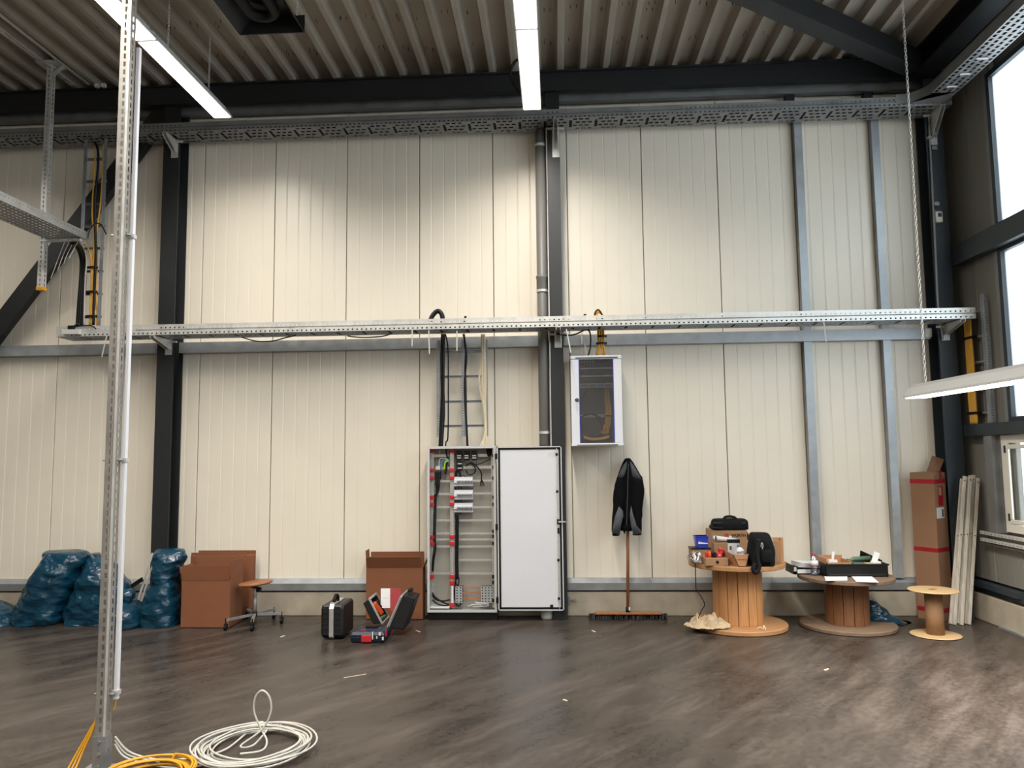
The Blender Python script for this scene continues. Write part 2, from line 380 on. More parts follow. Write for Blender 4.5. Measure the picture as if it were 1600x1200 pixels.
B().box(4.328, 4.35, -.90, -.885, 1.06, 1.13).box(4.328, 4.35, -.90, -.885, 1.71, 1.78).build('hinge', m_steelb, w3)
# ================================================================== steelwork
def hcol(x0, x1, y0, y1, z0, z1, tf=.014, tw=.01):
    xm = (x0 + x1) / 2
    return B().box(x0, x1, y0, y0 + tf, z0, z1).box(x0, x1, y1 - tf, y1, z0, z1).box(xm - tw / 2, xm + tw / 2, y0 + tf, y1 - tf, z0, z1)
tag(hcol(-4.466, -4.277, -.25, -.02, 0, 6.05).box(-4.50, -4.25, -.26, -.01, 5.50, 5.53).build('steel_column', m_steel), 'dark steel wall column left, between blue bags and tall tray bracket', 'column', 'columns along the panel wall')
tag(hcol(-.050, .103, -.25, -.02, 0, 6.05).build('steel_column', m_steel), 'dark steel column standing right behind the grey drain pipe', 'column', 'columns along the panel wall')
tag(hcol(4.098, 4.28, -.25, -.02, 0, 6.05).build('steel_column', m_steelb), 'dark blue-grey steel column in the right corner of the hall', 'column', 'columns along the panel wall')
def ibeam_x(xa, xb, y0, y1, z0, z1):
    ym = (y0 + y1) / 2
    return B().box(xa, xb, y0, y1, z0, z0 + .018).box(xa, xb, y0, y1, z1 - .018, z1).box(xa, xb, ym - .006, ym + .006, z0 + .018, z1 - .018)
tag(ibeam_x(-13.5, 4.3, -.31, -.22, 5.81, 6.05).build('eaves_beam', m_steel), 'long black roof beam running along top of the panel wall', 'beam')
b = B().box(3.94, 4.2, -14.8, -.38, 5.80, 5.82).box(3.94, 4.2, -14.8, -.38, 6.03, 6.05).box(4.065, 4.077, -14.8, -.38, 5.82, 6.03)
tag(b.build('eaves_beam', m_steel), 'black roof beam above the bright windows on the right', 'beam')
b = B().bar((3.9, -.47, 5.88), (-1.0, -3.9, 5.88), .2, .2)
tag(b.build('roof_brace', m_steel), 'black diagonal beam crossing under roof at upper right corner', 'beam')
pa, pb = W(0, 512, -.15), W(223, 220, -.15); dv = pb - pa
b = B().bar(pa - dv * .9, pa + dv * 1.58, .07, .20, up=(0, 1, 0))
q = pa - dv * .9
tag(B().bar((q.x, -.15, q.z), pa + dv * 1.55, .20, .10, up=(0, 1, 0)).build('wall_brace', m_steel), 'black diagonal steel brace rising behind cable ladder at far left', 'beam')
for z0, z1, lb in ((3.705, 3.92, 'dark steel rail between the two bright upper windows'), (1.885, 2.005, 'dark steel rail directly above the small white window')):
    b = B().box(4.285, 4.395, -14.5, -.26, z0, z1)
    tag(b.build('window_rail', m_steelb, bevel=.004), lb, 'beam')
# ================================================================== ceiling lights
def lamp(x, y1, y0, z, label, name='ceiling_light', cat='light', chains=True, w=.17, ztop=6.13, group=None):
    t = thing(name, label, cat, (x, y0, z), 0, group)
    h = w / 2
    b = B(); b.prism([(x - h - .012, z), (x + h + .012, z), (x + h + .012, z + .018), (x + h * .55, z + .085), (x - h * .55, z + .085), (x - h - .012, z + .018)], 'y', y1, y0)
    b.box(x - h * .4, x + h * .4, y1 + .02, y0 - .02, z + .085, z + .11)
    b.build('housing', m_lgrey, t)
    B().box(x - h, x + h, y1 + .015, y0 - .015, z - .006, z + .001).build('diffuser', m_diff, t)
    if chains:
        for y in (y0 - .35, y1 + .35): chain((x, y, z + .11), (x, y, ztop), t)
    return t
def chain(a, c, t, L=.045, r=.0028):
    a = Vector(a); c = Vector(c); n = max(2, int((c - a).length / (L * .72))); b = B()
    for k in range(n):
        p = a.lerp(c, (k + .5) / n); hw = .0085; hl = L / 2
        pts = []
        for j in range(8):
            an = 2 * PI * j / 8; u = math.cos(an) * hw; v = math.sin(an) * hl
            pts.append(p + (Vector((u, 0, v)) if k % 2 else Vector((0, u, v))))
        b.tube(pts, r, 4, closed=True)
    return tag(b.build('chain', m_zinc, t), kind='stuff')
ZL = 5.35
for i in range(4):
    y0 = -.83 - 1.54 * i
    nm = ['nearest the panel wall', 'second from the panel wall', 'third from the panel wall', 'fourth from the panel wall'][i]
    lamp(-.187, y0 - 1.53, y0, ZL, 'glowing strip light in the middle row, ' + nm, group='strip lights under the roof')
    lamp(-3.475, y0 - .07 - 1.53, y0 - .07, ZL, 'glowing strip light in the left row, ' + nm, group='strip lights under the roof')
# the low pendant at right: its end hangs near the corner column
PX = 3.10
lamp(PX, -4.95, -1.80, 2.195, 'white strip light hanging low on a long chain before the right windows', 'pendant_light', 'light', False, .16)
pl = bpy.data.objects['pendant_light']
chain((PX, -2.02, 2.30), (PX, -2.02, 6.05), pl)
chain((PX, -4.7, 2.30), (PX, -4.7, 6.05), pl)
cb = smoothpath([(-.29, -1.0, 5.44), (-.36, -1.02, 5.52), (-.40, -1.05, 5.66), (-.33, -1.06, 5.78), (-.27, -1.07, 5.7), (-.24, -1.1, 5.47)], 5)
tag(B().tube(cb, .016, 8).build('lamp_cable', m_black, smooth=True), 'black cable loop beside end of the middle ceiling light', 'cable')
# radiant heater under the roof
hy0 = -1.87; hx0, hx1 = -2.90, -2.28; hz = 5.70
t = thing('radiant_heater', 'dark hooded radiant heater hung under roof, left of the middle light', 'heater', ((hx0 + hx1) / 2, hy0, hz))
B().prism([(hx0, hz), (hx0 + .006, hz), (hx0 + .12, hz + .16), (hx1 - .12, hz + .16), (hx1 - .006, hz), (hx1, hz), (hx1 - .11, hz + .17), (hx0 + .11, hz + .17)], 'y', -4.0, hy0).build('hood', m_steel, t)
B().box(hx0, hx1, hy0, hy0 + .012, hz, hz + .17).build('end_plate', m_steel, t)
ym = hy0 - .28; xa, xb = hx0 + .19, hx1 - .19
pts = [(xa, -3.95, hz + .07), (xa, -3, hz + .07), (xa, ym, hz + .07)] + [((xa + xb) / 2 - (xb - xa) / 2 * math.cos(a), ym + (xb - xa) / 2 * math.sin(a), hz + .07) for a in [PI * k / 10 for k in range(1, 10)]] + [(xb, ym, hz + .07), (xb, -3, hz + .07), (xb, -3.95, hz + .07)]
B().tube(pts, .05, 12).build('burner_tube', m_rubber, t, smooth=True)
chain((hx1 - .03, hy0 - .12, hz + .1), (hx1 - .03, hy0 - .12, 6.1), t, .05); chain((hx0 + .03, hy0 - .12, hz + .1), (hx0 + .03, hy0 - .12, 6.1), t, .05)
# ================================================================== cable trays
def tray_x(name, xa, xb, ya, yb, z, h, label, m_zinc=m_zinc, m_galv=m_galv, nb=5, hw=.016, hl=.030, hp=.056):
    t = thing(name, label, 'cable tray', ((xa + xb) / 2, yb, z))
    L = xb - xa
    b = B()
    b.perf((xa, ya, z), (1, 0, 0), (0, 0, 1), L, [(0, .010), (.010, .024, .018, .05, .02), (.024, h * .42)])
    b.add([(xa, ya, z + h * .42), (xb, ya, z + h * .42), (xb, ya + .014, z + h * .48), (xa, ya + .014, z + h * .48), (xb, ya, z + h * .54), (xa, ya, z + h * .54)], [(0,1,2,3), (3,2,4,5)])
    b.perf((xa, ya, z), (1, 0, 0), (0, 0, 1), L, [(h * .54, h - .042), (h - .042, h - .028, .018, .05, .02), (h - .028, h)])
    b.add([(xa, ya, z + h), (xb, ya, z + h), (xb, ya + .015, z + h), (xa, ya + .015, z + h)], [(0,1,2,3)])
    b.build('side_rail', m_zinc, t, solid=.0015)
    b = B(); b.perf((xa, yb, z), (1, 0, 0), (0, 0, 1), L, [(0, .012), (.012, .022, .012, .05, .02), (.022, h)]); b.build('side_rail', m_zinc, t, solid=.0015)
    w = yb - ya; rows = []; v = 0.0
    for k in range(nb):
        a = w * (k + .25) / nb; c = a + hw
        rows += [(v, a), (a, c, hl, hp, .01 + (hp / 2 if k % 2 else 0))]; v = c
    rows.append((v, w))
    # transverse slots every .28 m split the base into plates
    b = B(); x = xa
    while x < xb:
        x2 = min(x + .252, xb); b.perf((x, ya, z), (1, 0, 0), (0, 1, 0), x2 - x, rows)
        if x2 < xb:
            b.add([(x2, ya, z), (x2 + .030, ya, z), (x2 + .030, ya + w * .2, z), (x2, ya + w * .2, z)], [(0,1,2,3)])
            b.add([(x2, yb - w * .25, z), (x2 + .030, yb - w * .25, z), (x2 + .030, yb, z), (x2, yb, z)], [(0,1,2,3)])
        x += .282
    b.build('base_plate', m_galv, t, solid=.0015)
    return t
LT0, LT1, LTY0, LTY1, LTZ = -5.42, 4.31, -.60, -.29, 3.08
lower = tray_x('cable_tray', LT0, LT1, LTY0, LTY1, LTZ, .112, 'long perforated zinc cable tray crossing wall above the cabinets')
upper = tray_x('cable_tray', -8.5, 4.28, -.47, -.15, 5.41, .105, 'long perforated zinc cable tray high under the black roof beam', m_galvd, m_galvd, 4, .034, .045, .066)
B().perf((LT0, LTY0 + .002, LTZ + .04), (1, 0, 0), (0, 0, 1), .9, [(0, .03)]).build('splice_plate', m_zinc, lower, solid=.003)
for nm, y0, z0, xa, xb, lb, cnt in (('cable_run', -.57, LTZ, -5.3, 4.2, 'black cables lying inside the long lower cable tray', 7), ('cable_run', -.44, 5.41, -8.4, 4.2, 'black cables lying inside the high upper cable tray', 7)):
    t = thing(nm, lb, 'cable', ((xa + xb) / 2, y0, z0 + .003))
    for k in range(cnt): B().tube([(xa + (xb - xa) * i / 14, y0 + .038 * k + .006 * math.sin(i * 1.7 + k), z0 + .020 + .003 * math.sin(i + 2 * k)) for i in range(15)], .0165, 6).build('cable', m_black, t, smooth=True)
# corner bend and tray over the windows
t = thing('cable_tray', 'perforated zinc cable tray running above bright windows at upper right', 'cable tray', (4.08, -3, 5.43))
L = 13.0; rows = []; v = 0
for k in range(4):
    a = .26 * (k + .3) / 4; rows += [(v, a), (a, a + .03, .045, .066, .01 + (.033 if k % 2 else 0))]; v = a + .03
rows.append((v, .26))
b = B().perf((3.95, -.72, 5.43), (0, -1, 0), (1, 0, 0), L, rows); b.build('base_plate', m_galvd, t, solid=.0015)
b = B()
for x in (3.95, 4.21): b.perf((x, -.72, 5.43), (0, -1, 0), (0, 0, 1), L, [(0, .02), (.02, .03, .012, .05, .02), (.03, .11)])
b.build('side_rail', m_galvd, t, solid=.0015)
arc = [(3.95 - .25 + .25 * math.cos(a), -.72 + .25 * math.sin(a)) for a in [PI / 2 * k / 8 for k in range(9)]]
b = B(); vs = [(x, y, 5.43) for x, y in arc] + [(x, y, 5.54) for x, y in arc]; b.add(vs, [(k, k + 1, 10 + k, 9 + k) for k in range(8)])
b.add([(x, y, 5.43) for x, y in arc] + [(4.21, -.72, 5.43), (4.21, -.16, 5.43), (3.70, -.16, 5.43)], [tuple(range(12))])
b.build('corner_bend', m_galvd, t, solid=.0015)
for k, y in enumerate((-.86, -1.12, -1.42)): B().box(4.03, 4.13, y - .012, y + .012, 5.417, 5.425).build('bright_gap_plate', m_paper, t)  # pale plates stand in for brightness showing through gaps in the tray
t = thing('wall_conduit', 'grey conduit on the flashing above upper cable tray at right, with end box', 'pipe', (3.0, -.13, 5.6))
c0, c1 = W(1060, 171, -.13), W(1402, 157.5, -.13); B().tube([(c0.x, -.13, c0.z), (c1.x, -.13, c1.z)], .022, 10).build('tube', m_galvd, t, smooth=True)
for x_, y_ in ((1233, 153), (1355, 149)): q = W(x_, y_, -.14); B().box(q.x - .05, q.x + .05, -.17, -.10, q.z - .045, q.z + .03).build('clamp', m_steel, t)
B().box(c1.x - .02, c1.x + .07, -.18, -.10, c1.z - .035, c1.z + .055).build('end_box', m_galvd, t)
# tray at far left with its hanging rail
t = thing('cable_tray', 'short perforated cable tray coming toward the camera at far left', 'cable tray', (-5.18, -.85, 4.10))
x0, x1, z = -5.385, -4.98, 4.09; L = 4.2; rows = []; v = 0
for k in range(7):
    a = .405 * (k + .3) / 7; rows += [(v, a), (a, a + .018, .03, .056, .01 + (.028 if k % 2 else 0))]; v = a + .018
rows.append((v, .405))
B().perf((x0, -.82, z), (0, -1, 0), (1, 0, 0), L, rows).build('base_plate', m_galvd, t, solid=.0015)
for x in (x0, x1): B().perf((x, -.82, z), (0, -1, 0), (0, 0, 1), L, [(0, .05), (.05, .06, .012, .05, .02), (.06, .085)]).build('side_rail', m_galvd, t, solid=.0015)
b = B().bar((x0 - .06, -.88, z - .02), (x1 - .02, -.88, z - .02), .04, .025)
b.build('support_arm', m_zinc, t)
for k in range(4): B().tube(smoothpath([(-5.2 + .05 * k, -.83, z + .01), (-5.25 + .04 * k, -.86, z - .2), (-5.34 + .07 * k, -.84, z - .42 + .08 * k)], 4), .004, 5).build('tie_tail', m_cw, t)
m_strut = mat('dull_strut_zinc', '#8f8b85', .42, .5, .14, 9, rvar=.08)
def slotted(b, x0, x1, y0, y1, z0, z1, pitch=.05, hl=.03, sw=.014):
    """C channel open to the back: slotted front web and slotted sides"""
    L = z1 - z0; w = x1 - x0; d = y1 - y0
    b.perf((x0, y0, z0), (0, 0, 1), (1, 0, 0), L, [(0, w / 2 - sw / 2), (w / 2 - sw / 2, w / 2 + sw / 2, hl, pitch, .02), (w / 2 + sw / 2, w)])
    for x in (x0, x1): b.perf((x, y0, z0), (0, 0, 1), (0, 1, 0), L, [(0, d / 2 - sw / 2), (d / 2 - sw / 2, d / 2 + sw / 2, hl, pitch, .02), (d / 2 + sw / 2, d)])
    return b
t = thing('hanging_rail', 'slotted zinc hanging rail with yellow end cap at upper left', 'rail', (-5.41, -.86, 3.56))
slotted(B(), -5.455, -5.395, -.89, -.83, 3.56, 6.03).build('rail_profile', m_zinc, t, solid=.002)
B().box(-5.462, -5.388, -.897, -.823, 3.535, 3.575).build('end_cap', m_yel, t, bevel=.004)
B().box(-5.55, -5.28, -.96, -.76, 6.03, 6.045).bar((-5.40, -.86, 5.93), (-5.28, -.86, 6.02), .03, .02).build('head_plate', m_zinc, t)
t = thing('ceiling_rail', 'thin slotted rail fixed along the roof sheet at far upper left', 'rail', (-5.45, -.4, 6.0))
b = B(); b.perf((-5.5, -.42, 6.03), (0, -1, 0), (1, 0, 0), 5.0, [(0, .025), (.025, .04, .03, .05, .02), (.04, .065)]).perf((-5.3, -.42, 6.03), (0, -1, 0), (1, 0, 0), 5.0, [(0, .03)])
b.build('rail_profile', m_zinc, t, solid=.012)
for x in (-5.2, -5.12): B().box(x, x + .04, -.44, -.40, 5.99, 6.03).build('clip', m_paper, t)
# tray brackets on the columns
def bracket(xc, yw, ytip, z, label, drop=.12):
    t = thing('tray_bracket', label, 'bracket', (xc, yw, z - drop), 0, 'zinc tray brackets on the columns')
    for s in (-.022, .022): B().prism([(yw, z - drop), (yw, z), (ytip, z), (ytip, z - .03)], 'x', xc + s - .002, xc + s + .002).build('arm_plate', m_zinc, t)
    B().box(xc - .024, xc + .024, ytip, yw, z - .004, z).build('arm_top', m_zinc, t)
    B().box(xc - .04, xc + .04, yw - .008, yw, z - drop - .05, z + .02).build('foot_plate', m_zinc, t)
    B().box(xc - .10, xc + .10, yw - .03, yw - .01, z - .035, z - .015).build('clamp_bar', m_zinc, t)
    return t
bracket(-4.33, -.25, -.62, LTZ - .004, 'zinc bracket carrying the lower tray on the left column')
bracket(.05, -.25, -.62, LTZ - .004, 'zinc bracket carrying the lower tray on the middle column')
bracket(4.17, -.25, -.62, LTZ - .004, 'zinc bracket carrying the lower tray on the right corner column')
bracket(-4.33, -.25, -.50, 5.405, 'zinc bracket carrying the upper tray on the left column', .16)
bracket(.06, -.25, -.50, 5.405, 'zinc bracket carrying the upper tray beside top of the drain pipe', .3)
bracket(4.17, -.25, -.50, 5.405, 'zinc bracket carrying the upper tray in the right corner', .3)
# ================================================================== cable ladders and their cables
m_ladder = mat('ladder_zinc', '#868b90', .42, .5, .12, 9)
def ladder_z(xs, y, z0, z1, rungs, label, dep=.05):
    t = thing('cable_ladder', label, 'cable ladder', ((xs[0] + xs[-1]) / 2, y, z0))
    for x in xs:
        b = B(); b.perf((x - .02, y - dep, z0), (0, 0, 1), (1, 0, 0), z1 - z0, [(0, .012), (.012, .022, .012, .028, .01), (.022, .04)])
        b.perf((x - .02, y - dep, z0), (0, 0, 1), (0, 1, 0), z1 - z0, [(0, .018), (.018, .03, .012, .028, .01), (.03, dep)])
        b.build('side_rail', m_ladder, t, solid=.002)
    for z in rungs:
        B().box(xs[0], xs[-1], y - .004, y, z - .013, z + .013).box(xs[0], xs[-1], y - .022, y - .004, z + .010, z + .013).box(xs[0], xs[-1], y - .022, y - .004, z - .013, z - .010).build('rung', m_ladder, t)
    return t
def runs(name, mtl, label, paths, r, cat='cable', k=6, strap=None, n=6):
    if len(paths) == 1 and not strap:
        return tag(B().tube(smoothpath(paths[0], k), r, n).build(name, mtl, smooth=True), label, cat)
    lo = min((Vector(p) for q in paths for p in q), key=lambda p: p.z)
    t = thing(name, label, cat, lo)
    for q in paths: B().tube(smoothpath(q, k), r, n).build('cable', mtl, t, smooth=True)
    for s in (strap or []): s(t)
    return t
def strapf(c, rx, ry, h=.02, m=None):
    def f(t):
        b = B(); c_ = Vector(c)
        b.loft([[c_ + Vector((rx * math.cos(2 * PI * j / 14), ry * math.sin(2 * PI * j / 14), dz)) for j in range(14)] for dz in (-h / 2, h / 2)])
        b.build('strap', m or m_black, t)
    return f
# left vertical ladder between the trays
LY = -.33
lx0, lx1 = -5.31, -5.075
ladder_z((lx0, lx1), LY, 3.20, 5.40, [3.34 + .262 * k for k in range(8)], 'vertical zinc cable ladder at far left between upper and lower tray')
def wy(px, py, Y): return tuple(W(px, py, Y))
runs('cable_bundle', m_yel2, 'yellow cables running down ladder at far left', [
    [wy(149, 224, -.37), wy(148, 260, -.37), wy(144, 330, -.37), wy(147, 375, -.37), wy(143, 440, -.37), wy(140, 508, -.36)],
    [wy(162, 226, -.37), wy(160, 275, -.37), wy(157, 320, -.37), wy(151, 360, -.37), wy(147, 400, -.37), wy(144, 460, -.37), wy(142, 508, -.36)],
    [wy(130, 380, -.6), wy(137, 387, -.45), wy(142, 405, -.38), wy(143, 440, -.37), wy(147, 480, -.37), wy(152, 510, -.36)],
    [wy(147, 365, -.36), wy(152, 400, -.36), wy(150, 450, -.36), wy(153, 508, -.36)]], .009,
    strap=[strapf(W(144, 418, -.37), .07, .03), strapf(W(143, 456, -.37), .07, .03), strapf(W(143, 494, -.37), .07, .03)])
runs('cable', m_black, 'black cable running down middle of ladder at far left', [[wy(148, 222, -.38), wy(153, 235, -.38), wy(153, 262, -.38), wy(149, 310, -.38), wy(149, 350, -.38), wy(150, 400, -.38), wy(148, 440, -.38), wy(146, 508, -.37)]], .014)
runs('cable_bundle', m_black, 'thick black cable bundle curving down from left tray to lower tray', [
    [wy(116, 378, -.85), wy(124, 385, -.6), wy(129, 402, -.42), wy(130, 430, -.39), wy(127, 465, -.39), wy(124, 510, -.38)],
    [wy(112, 380, -.85), wy(121, 388, -.6), wy(127, 405, -.42), wy(127, 430, -.39), wy(124, 465, -.39), wy(121, 510, -.38)],
    [wy(118, 376, -.85), wy(128, 390, -.6), wy(131.5, 410, -.42), wy(132, 440, -.39), wy(130, 470, -.39), wy(128, 510, -.38)]], .02)
runs('cable', m_cw, 'white cable beside black bundle at the far left ladder', [[wy(121, 378, -.7), wy(131, 390, -.5), wy(135, 410, -.42), wy(133, 440, -.41), wy(131, 508, -.40)]], .008)
runs('cable', m_black, 'thin black cable arching over end of the left tray', [[wy(137, 372, -.84), wy(140, 360, -.8), wy(148, 350, -.7), wy(158, 351, -.6), wy(166, 366, -.5)]], .007)
# junction box on the lower tray end
t = thing('junction_box', 'light grey junction box with black plug on lower tray left end', 'box', tuple(W(113, 523, -.61)))
a0, a1, c0, c1 = rect(99, 515.5, 126, 523, -.62)
B().box(a0, a1, -.655, -.604, c0, c1).build('body', m_lgrey, t, bevel=.004)
a0, a1, c0, c1 = rect(108, 509, 117, 515, -.62); B().box(a0, a1, -.65, -.61, c0, c1).build('plug', m_black, t, bevel=.004)
B().tube(smoothpath([wy(112, 512, -.63), wy(118, 508, -.62), wy(122, 506, -.6), wy(126, 512, -.58)], 5), .009, 6).build('cable', m_black, t, smooth=True)
B().tube(smoothpath([wy(117, 511, -.63), wy(130, 509, -.62), wy(143, 509, -.62), wy(150, 514, -.615)], 5), .007, 6).build('cable', m_black, t, smooth=True)
# ladder above the distribution cabinet
CL = -.17
lad = ladder_z((W(686, 600, CL).x, W(725, 600, CL).x, W(760, 600, CL).x), CL, 1.95, 3.02, [W(700, y, CL).z for y in (550, 589, 628, 666)], 'zinc cable ladder on wall directly above the open distribution cabinet', .04)
def px(pts, Y): return [wy(x, y, Y) for x, y in pts]
runs('cable_bundle', m_black, 'thick black cables at left side of ladder above the cabinet', [px([(691, 522), (690, 560), (690.5, 620), (689, 660), (687, 700)], -.23), px([(693, 522), (693, 560), (692.5, 620), (691, 660), (689, 700)], -.24), px([(694, 522), (692, 580), (693.5, 640), (692, 670), (690, 700)], -.23)], .016)
runs('cable', m_black, 'thin black cable left of the middle rail above the cabinet', [px([(696, 522), (700, 545), (700.5, 600), (700, 680), (697, 690), (696, 700)], -.23)], .008)
runs('cable_bundle', m_black, 'black cables along the middle ladder rail above the cabinet', [px([(725, 522), (727, 540), (729, 560), (726, 600), (727.5, 640), (729, 670), (730, 700)], -.23), px([(724, 522), (728, 545), (727, 575), (728, 610), (728.5, 650), (731, 700)], -.22)], .011)
bp = []
for k in range(7): bp.append(px([(752 + k * .9, 522), (752 + k, 560), (750 + k * 1.6 - (2 if k < 2 else 0), 595), (754 + k * .8, 630), (757 + k * .5, 665), (756 + k * .7, 682), (750 + k * 2.2, 699)], -.22 - .006 * (k % 3)))
runs('cable_bundle', m_cbeige, 'cream cables bunched at right ladder rail above the cabinet', bp, .007)
runs('cable', m_black, 'thick black cable loop standing above lower tray over the cabinet', [px([(672, 502), (676, 493), (682, 487), (687, 487), (691, 494), (692, 508)], -.45)], .026, n=10)
runs('cable', m_black, 'short black cable tip poking above lower tray right of the loop', [px([(726, 506), (726.5, 499), (727.5, 494)], -.45)], .014)
runs('cable', m_black, 'thin black cable sagging under lower tray at left bay', [px([(378, 527), (400, 533), (425, 533), (445, 528), (462, 524)], -.42)], .007)
runs('cable', m_black, 'thin black cable sagging under lower tray left of the loop', [px([(543, 525), (560, 527), (580, 527), (600, 525), (612, 521)], -.42)], .007)
for i, (x, y0, y1, x2, lb) in enumerate(((644, 514, 541, 644, 'left of the black loop, short'), (670, 516, 553, 671, 'left of the cabinet ladder, long'), (714, 517, 548, 714, 'between the first two ladder rails'), (885, 514, 551, 892, 'slanting down to the wall cabinet left corner'), (1287, 503, 534, 1291, 'at right before the first grey stud'), (167, 524, 558, 159, 'just left of the tall slotted post'))):
    tag(B().bar(wy(x, y0, -.605), wy(x2, y1, -.605), .012, .004, up=(0, 1, 0)).build('cable_tie', m_cw), 'white cable tie tail hanging from lower tray, ' + lb, 'cable tie', 'cable tie tails on the lower tray')
# yellow bundle down to the wall cabinet
yb = []
for k in range(6): yb.append(px([(934 + k * 1.8, 514), (934.5 + k * 1.8, 530), (936 + k * 1.3, 537), ((931 if k < 3 else 936) + k * 1.9, 554)], -.33 - .012 * (k % 2)) )
runs('cable_bundle', m_yel, 'yellow cables dropping from lower tray into the wall cabinet', yb, .0085, strap=[strapf(W(941, 525.5, -.335), .05, .035), strapf(W(940, 536.5, -.335), .06, .035)])
runs('cable_bundle', m_yel, 'looped yellow cable bundle standing above lower tray over wall cabinet', [px([(929 + k, 502), (929 + k, 491 + k * .6), (933 + k * .6, 485 + k), (938 + k * .8, 487 + k * 1.2), (943 + k, 496 + k), (946, 503)], -.42 - .01 * k) for k in range(4)], .011, strap=[lambda t: B().tube(smoothpath(px([(929, 500), (930, 488), (935, 484), (940, 491), (941, 500)], -.46), 5), .008, 6).build('strap', m_black, t, smooth=True)])
runs('cable', m_black, 'black cable looping under lower tray down into the wall cabinet', [px([(868, 521), (885, 524), (900, 522), (915, 515), (921, 518), (923, 530), (922, 545), (919, 556)], -.36)], .009)
tag(B().bar(wy(910, 523, -.36), wy(917, 554, -.36), .012, .005, up=(0, 1, 0)).build('cable_tie', m_cw), 'white cable tie tail hanging above middle of wall cabinet top', 'cable tie', 'cable tie tails on the lower tray')
q_ = rect(908, 521, 910.5, 538, -.13); tag(B().box(q_[0], q_[1], -.15, -.124, q_[2], q_[3]).build('wall_bracket', m_paper), 'thin white bracket on grey rail behind cables above the wall cabinet', 'bracket')
runs('cable', m_black, 'small black cable end above lower tray beside yellow loop', [px([(912, 497), (913, 492), (916, 492)], -.45)], .009)
# ladder and yellow cables on the right wall
t = thing('cable_ladder', 'perforated cable ladder rail on the right wall behind pendant light', 'cable ladder', (4.33, -.7, 2.0))
b = B(); b.perf((4.37, -.72, 2.01), (0, 0, 1), (-1, 0, 0), 1.3, [(0, .02), (.02, .035, .012, .028, .01), (.035, .05)]).perf((4.32, -.72, 2.01), (0, 0, 1), (0, 1, 0), 1.3, [(0, .015), (.015, .03, .012, .028, .01), (.03, .05)])
b.build('side_rail', m_galv, t, solid=.002)
for z in (2.12, 2.38, 2.64, 2.90, 3.16): B().box(4.35, 4.365, -.70, -.36, z - .008, z + .008).build('rung', m_galv, t)
yl = []
for k in range(6): yl.append([(4.31 + .008 * (k % 2), -.37 - .022 * k, 3.2), (4.31, -.38 - .02 * k, 3.0), (4.32, -.36 - .022 * k, 2.6), (4.31, -.37 - .022 * k, 2.3), (4.315, -.37 - .022 * k, 2.01)])
runs('cable_bundle', m_yel2, 'yellow cable bundle strapped to ladder on the right wall', yl, .013, strap=[lambda t: [B().box(4.29, 4.365, -.52, -.345, z - .012, z + .012).build('strap', m_black, t) for z in (2.12, 2.38, 2.9, 3.1)]])
# conduit and thermostat on the corner column
t = thing('conduit', 'thin grey conduit running up the right corner column', 'pipe', (4.09, -.3, 1.9))
cp = smoothpath([wy(1473, 530, -.27), wy(1466, 480, -.27), wy(1461, 380, -.27), wy(1455, 260, -.27), wy(1452, 200, -.27), wy(1455, 182, -.27)], 5)
B().tube(cp, .012, 8).build('tube', m_galvd, t, smooth=True)
for x, y in ((1453, 215), (1464, 332)): p = W(x, y, -.27); B().box(p.x - .03, p.x + .03, -.29, -.25, p.z - .012, p.z + .012).build('clamp', m_galvd, t)
t = thing('thermostat', 'small white thermostat on the right corner column', 'thermostat', tuple(W(1467, 347, -.28)))
a0, a1, c0, c1 = rect(1462, 331, 1472.5, 347, -.29); B().box(a0, a1, -.30, -.25, c0, c1).build('body', m_pvc, t, bevel=.006)
B().box(a0 + .02, a1 - .012, -.304, -.299, c0 + .055, c1 - .015).build('display', m_fabg, t)
for y in (210, 232, 319): 
    p = W(1458 + (y - 200) * .04, y, -.27); tag(B().box(p.x - .025, p.x + .025, -.29, -.25, p.z - .02, p.z + .02).build('column_clip', m_galvd), {210: 'grey clip on the right corner column nearest upper tray', 232: 'grey clip on the right corner column, second from upper tray', 319: 'grey clip on the right corner column just above thermostat'}[y], 'clip')
# low trunking on the right wall
t = thing('wall_trunking', 'white perforated cable tray along right wall under small window', 'cable tray', (4.33, -1.5, .83))
for z in (.895, .825): 
    b = B(); b.perf((4.29, -.44, z), (0, -1, 0), (0, 0, 1), 5.5, [(0, .008), (.008, .018, .02, .06, .02), (.018, .03)]).perf((4.29, -.44, z + .03), (0, -1, 0), (1, 0, 0), 5.5, [(0, .03)]); b.build('side_rail', m_zinc, t, solid=.002)
B().box(4.36, 4.37, -6, -.44, .83, .90).build('base_plate', m_galvd, t)
# ================================================================== drain pipe
t = thing('drain_pipe', 'grey vertical drain pipe beside the middle column, behind cabinet door', 'pipe', (-.115, -.19, 0))
PXc, PYc = -.117, -.195
B().lathe([(.057, .09), (.057, 5.39)], 24, (PXc, PYc, 0)).build('tube', m_pipe, t, smooth=True)
B().lathe([(.062, 0), (.066, .02), (.066, .10), (.058, .12)], 24, (PXc, PYc, 0)).build('floor_socket', m_lgrey, t, smooth=True)
zs = W(846, 432, PYc).z
B().lathe([(.058, zs + .01), (.068, zs), (.068, zs - .02), (.062, zs - .03), (.062, zs - .15), (.058, zs - .16)], 24, (PXc, PYc, 0)).build('socket', m_pipe, t, smooth=True)
for y in (228, 455, 676):
    z = W(846, y, PYc).z; b = B().lathe([(.064, z - .014), (.066, z - .014), (.066, z + .014), (.064, z + .014)], 24, (PXc, PYc, 0)).box(PXc + .05, PXc + .10, PYc - .01, PYc + .01, z - .012, z + .012)
    b.build('pipe_clamp', m_zinc, t)
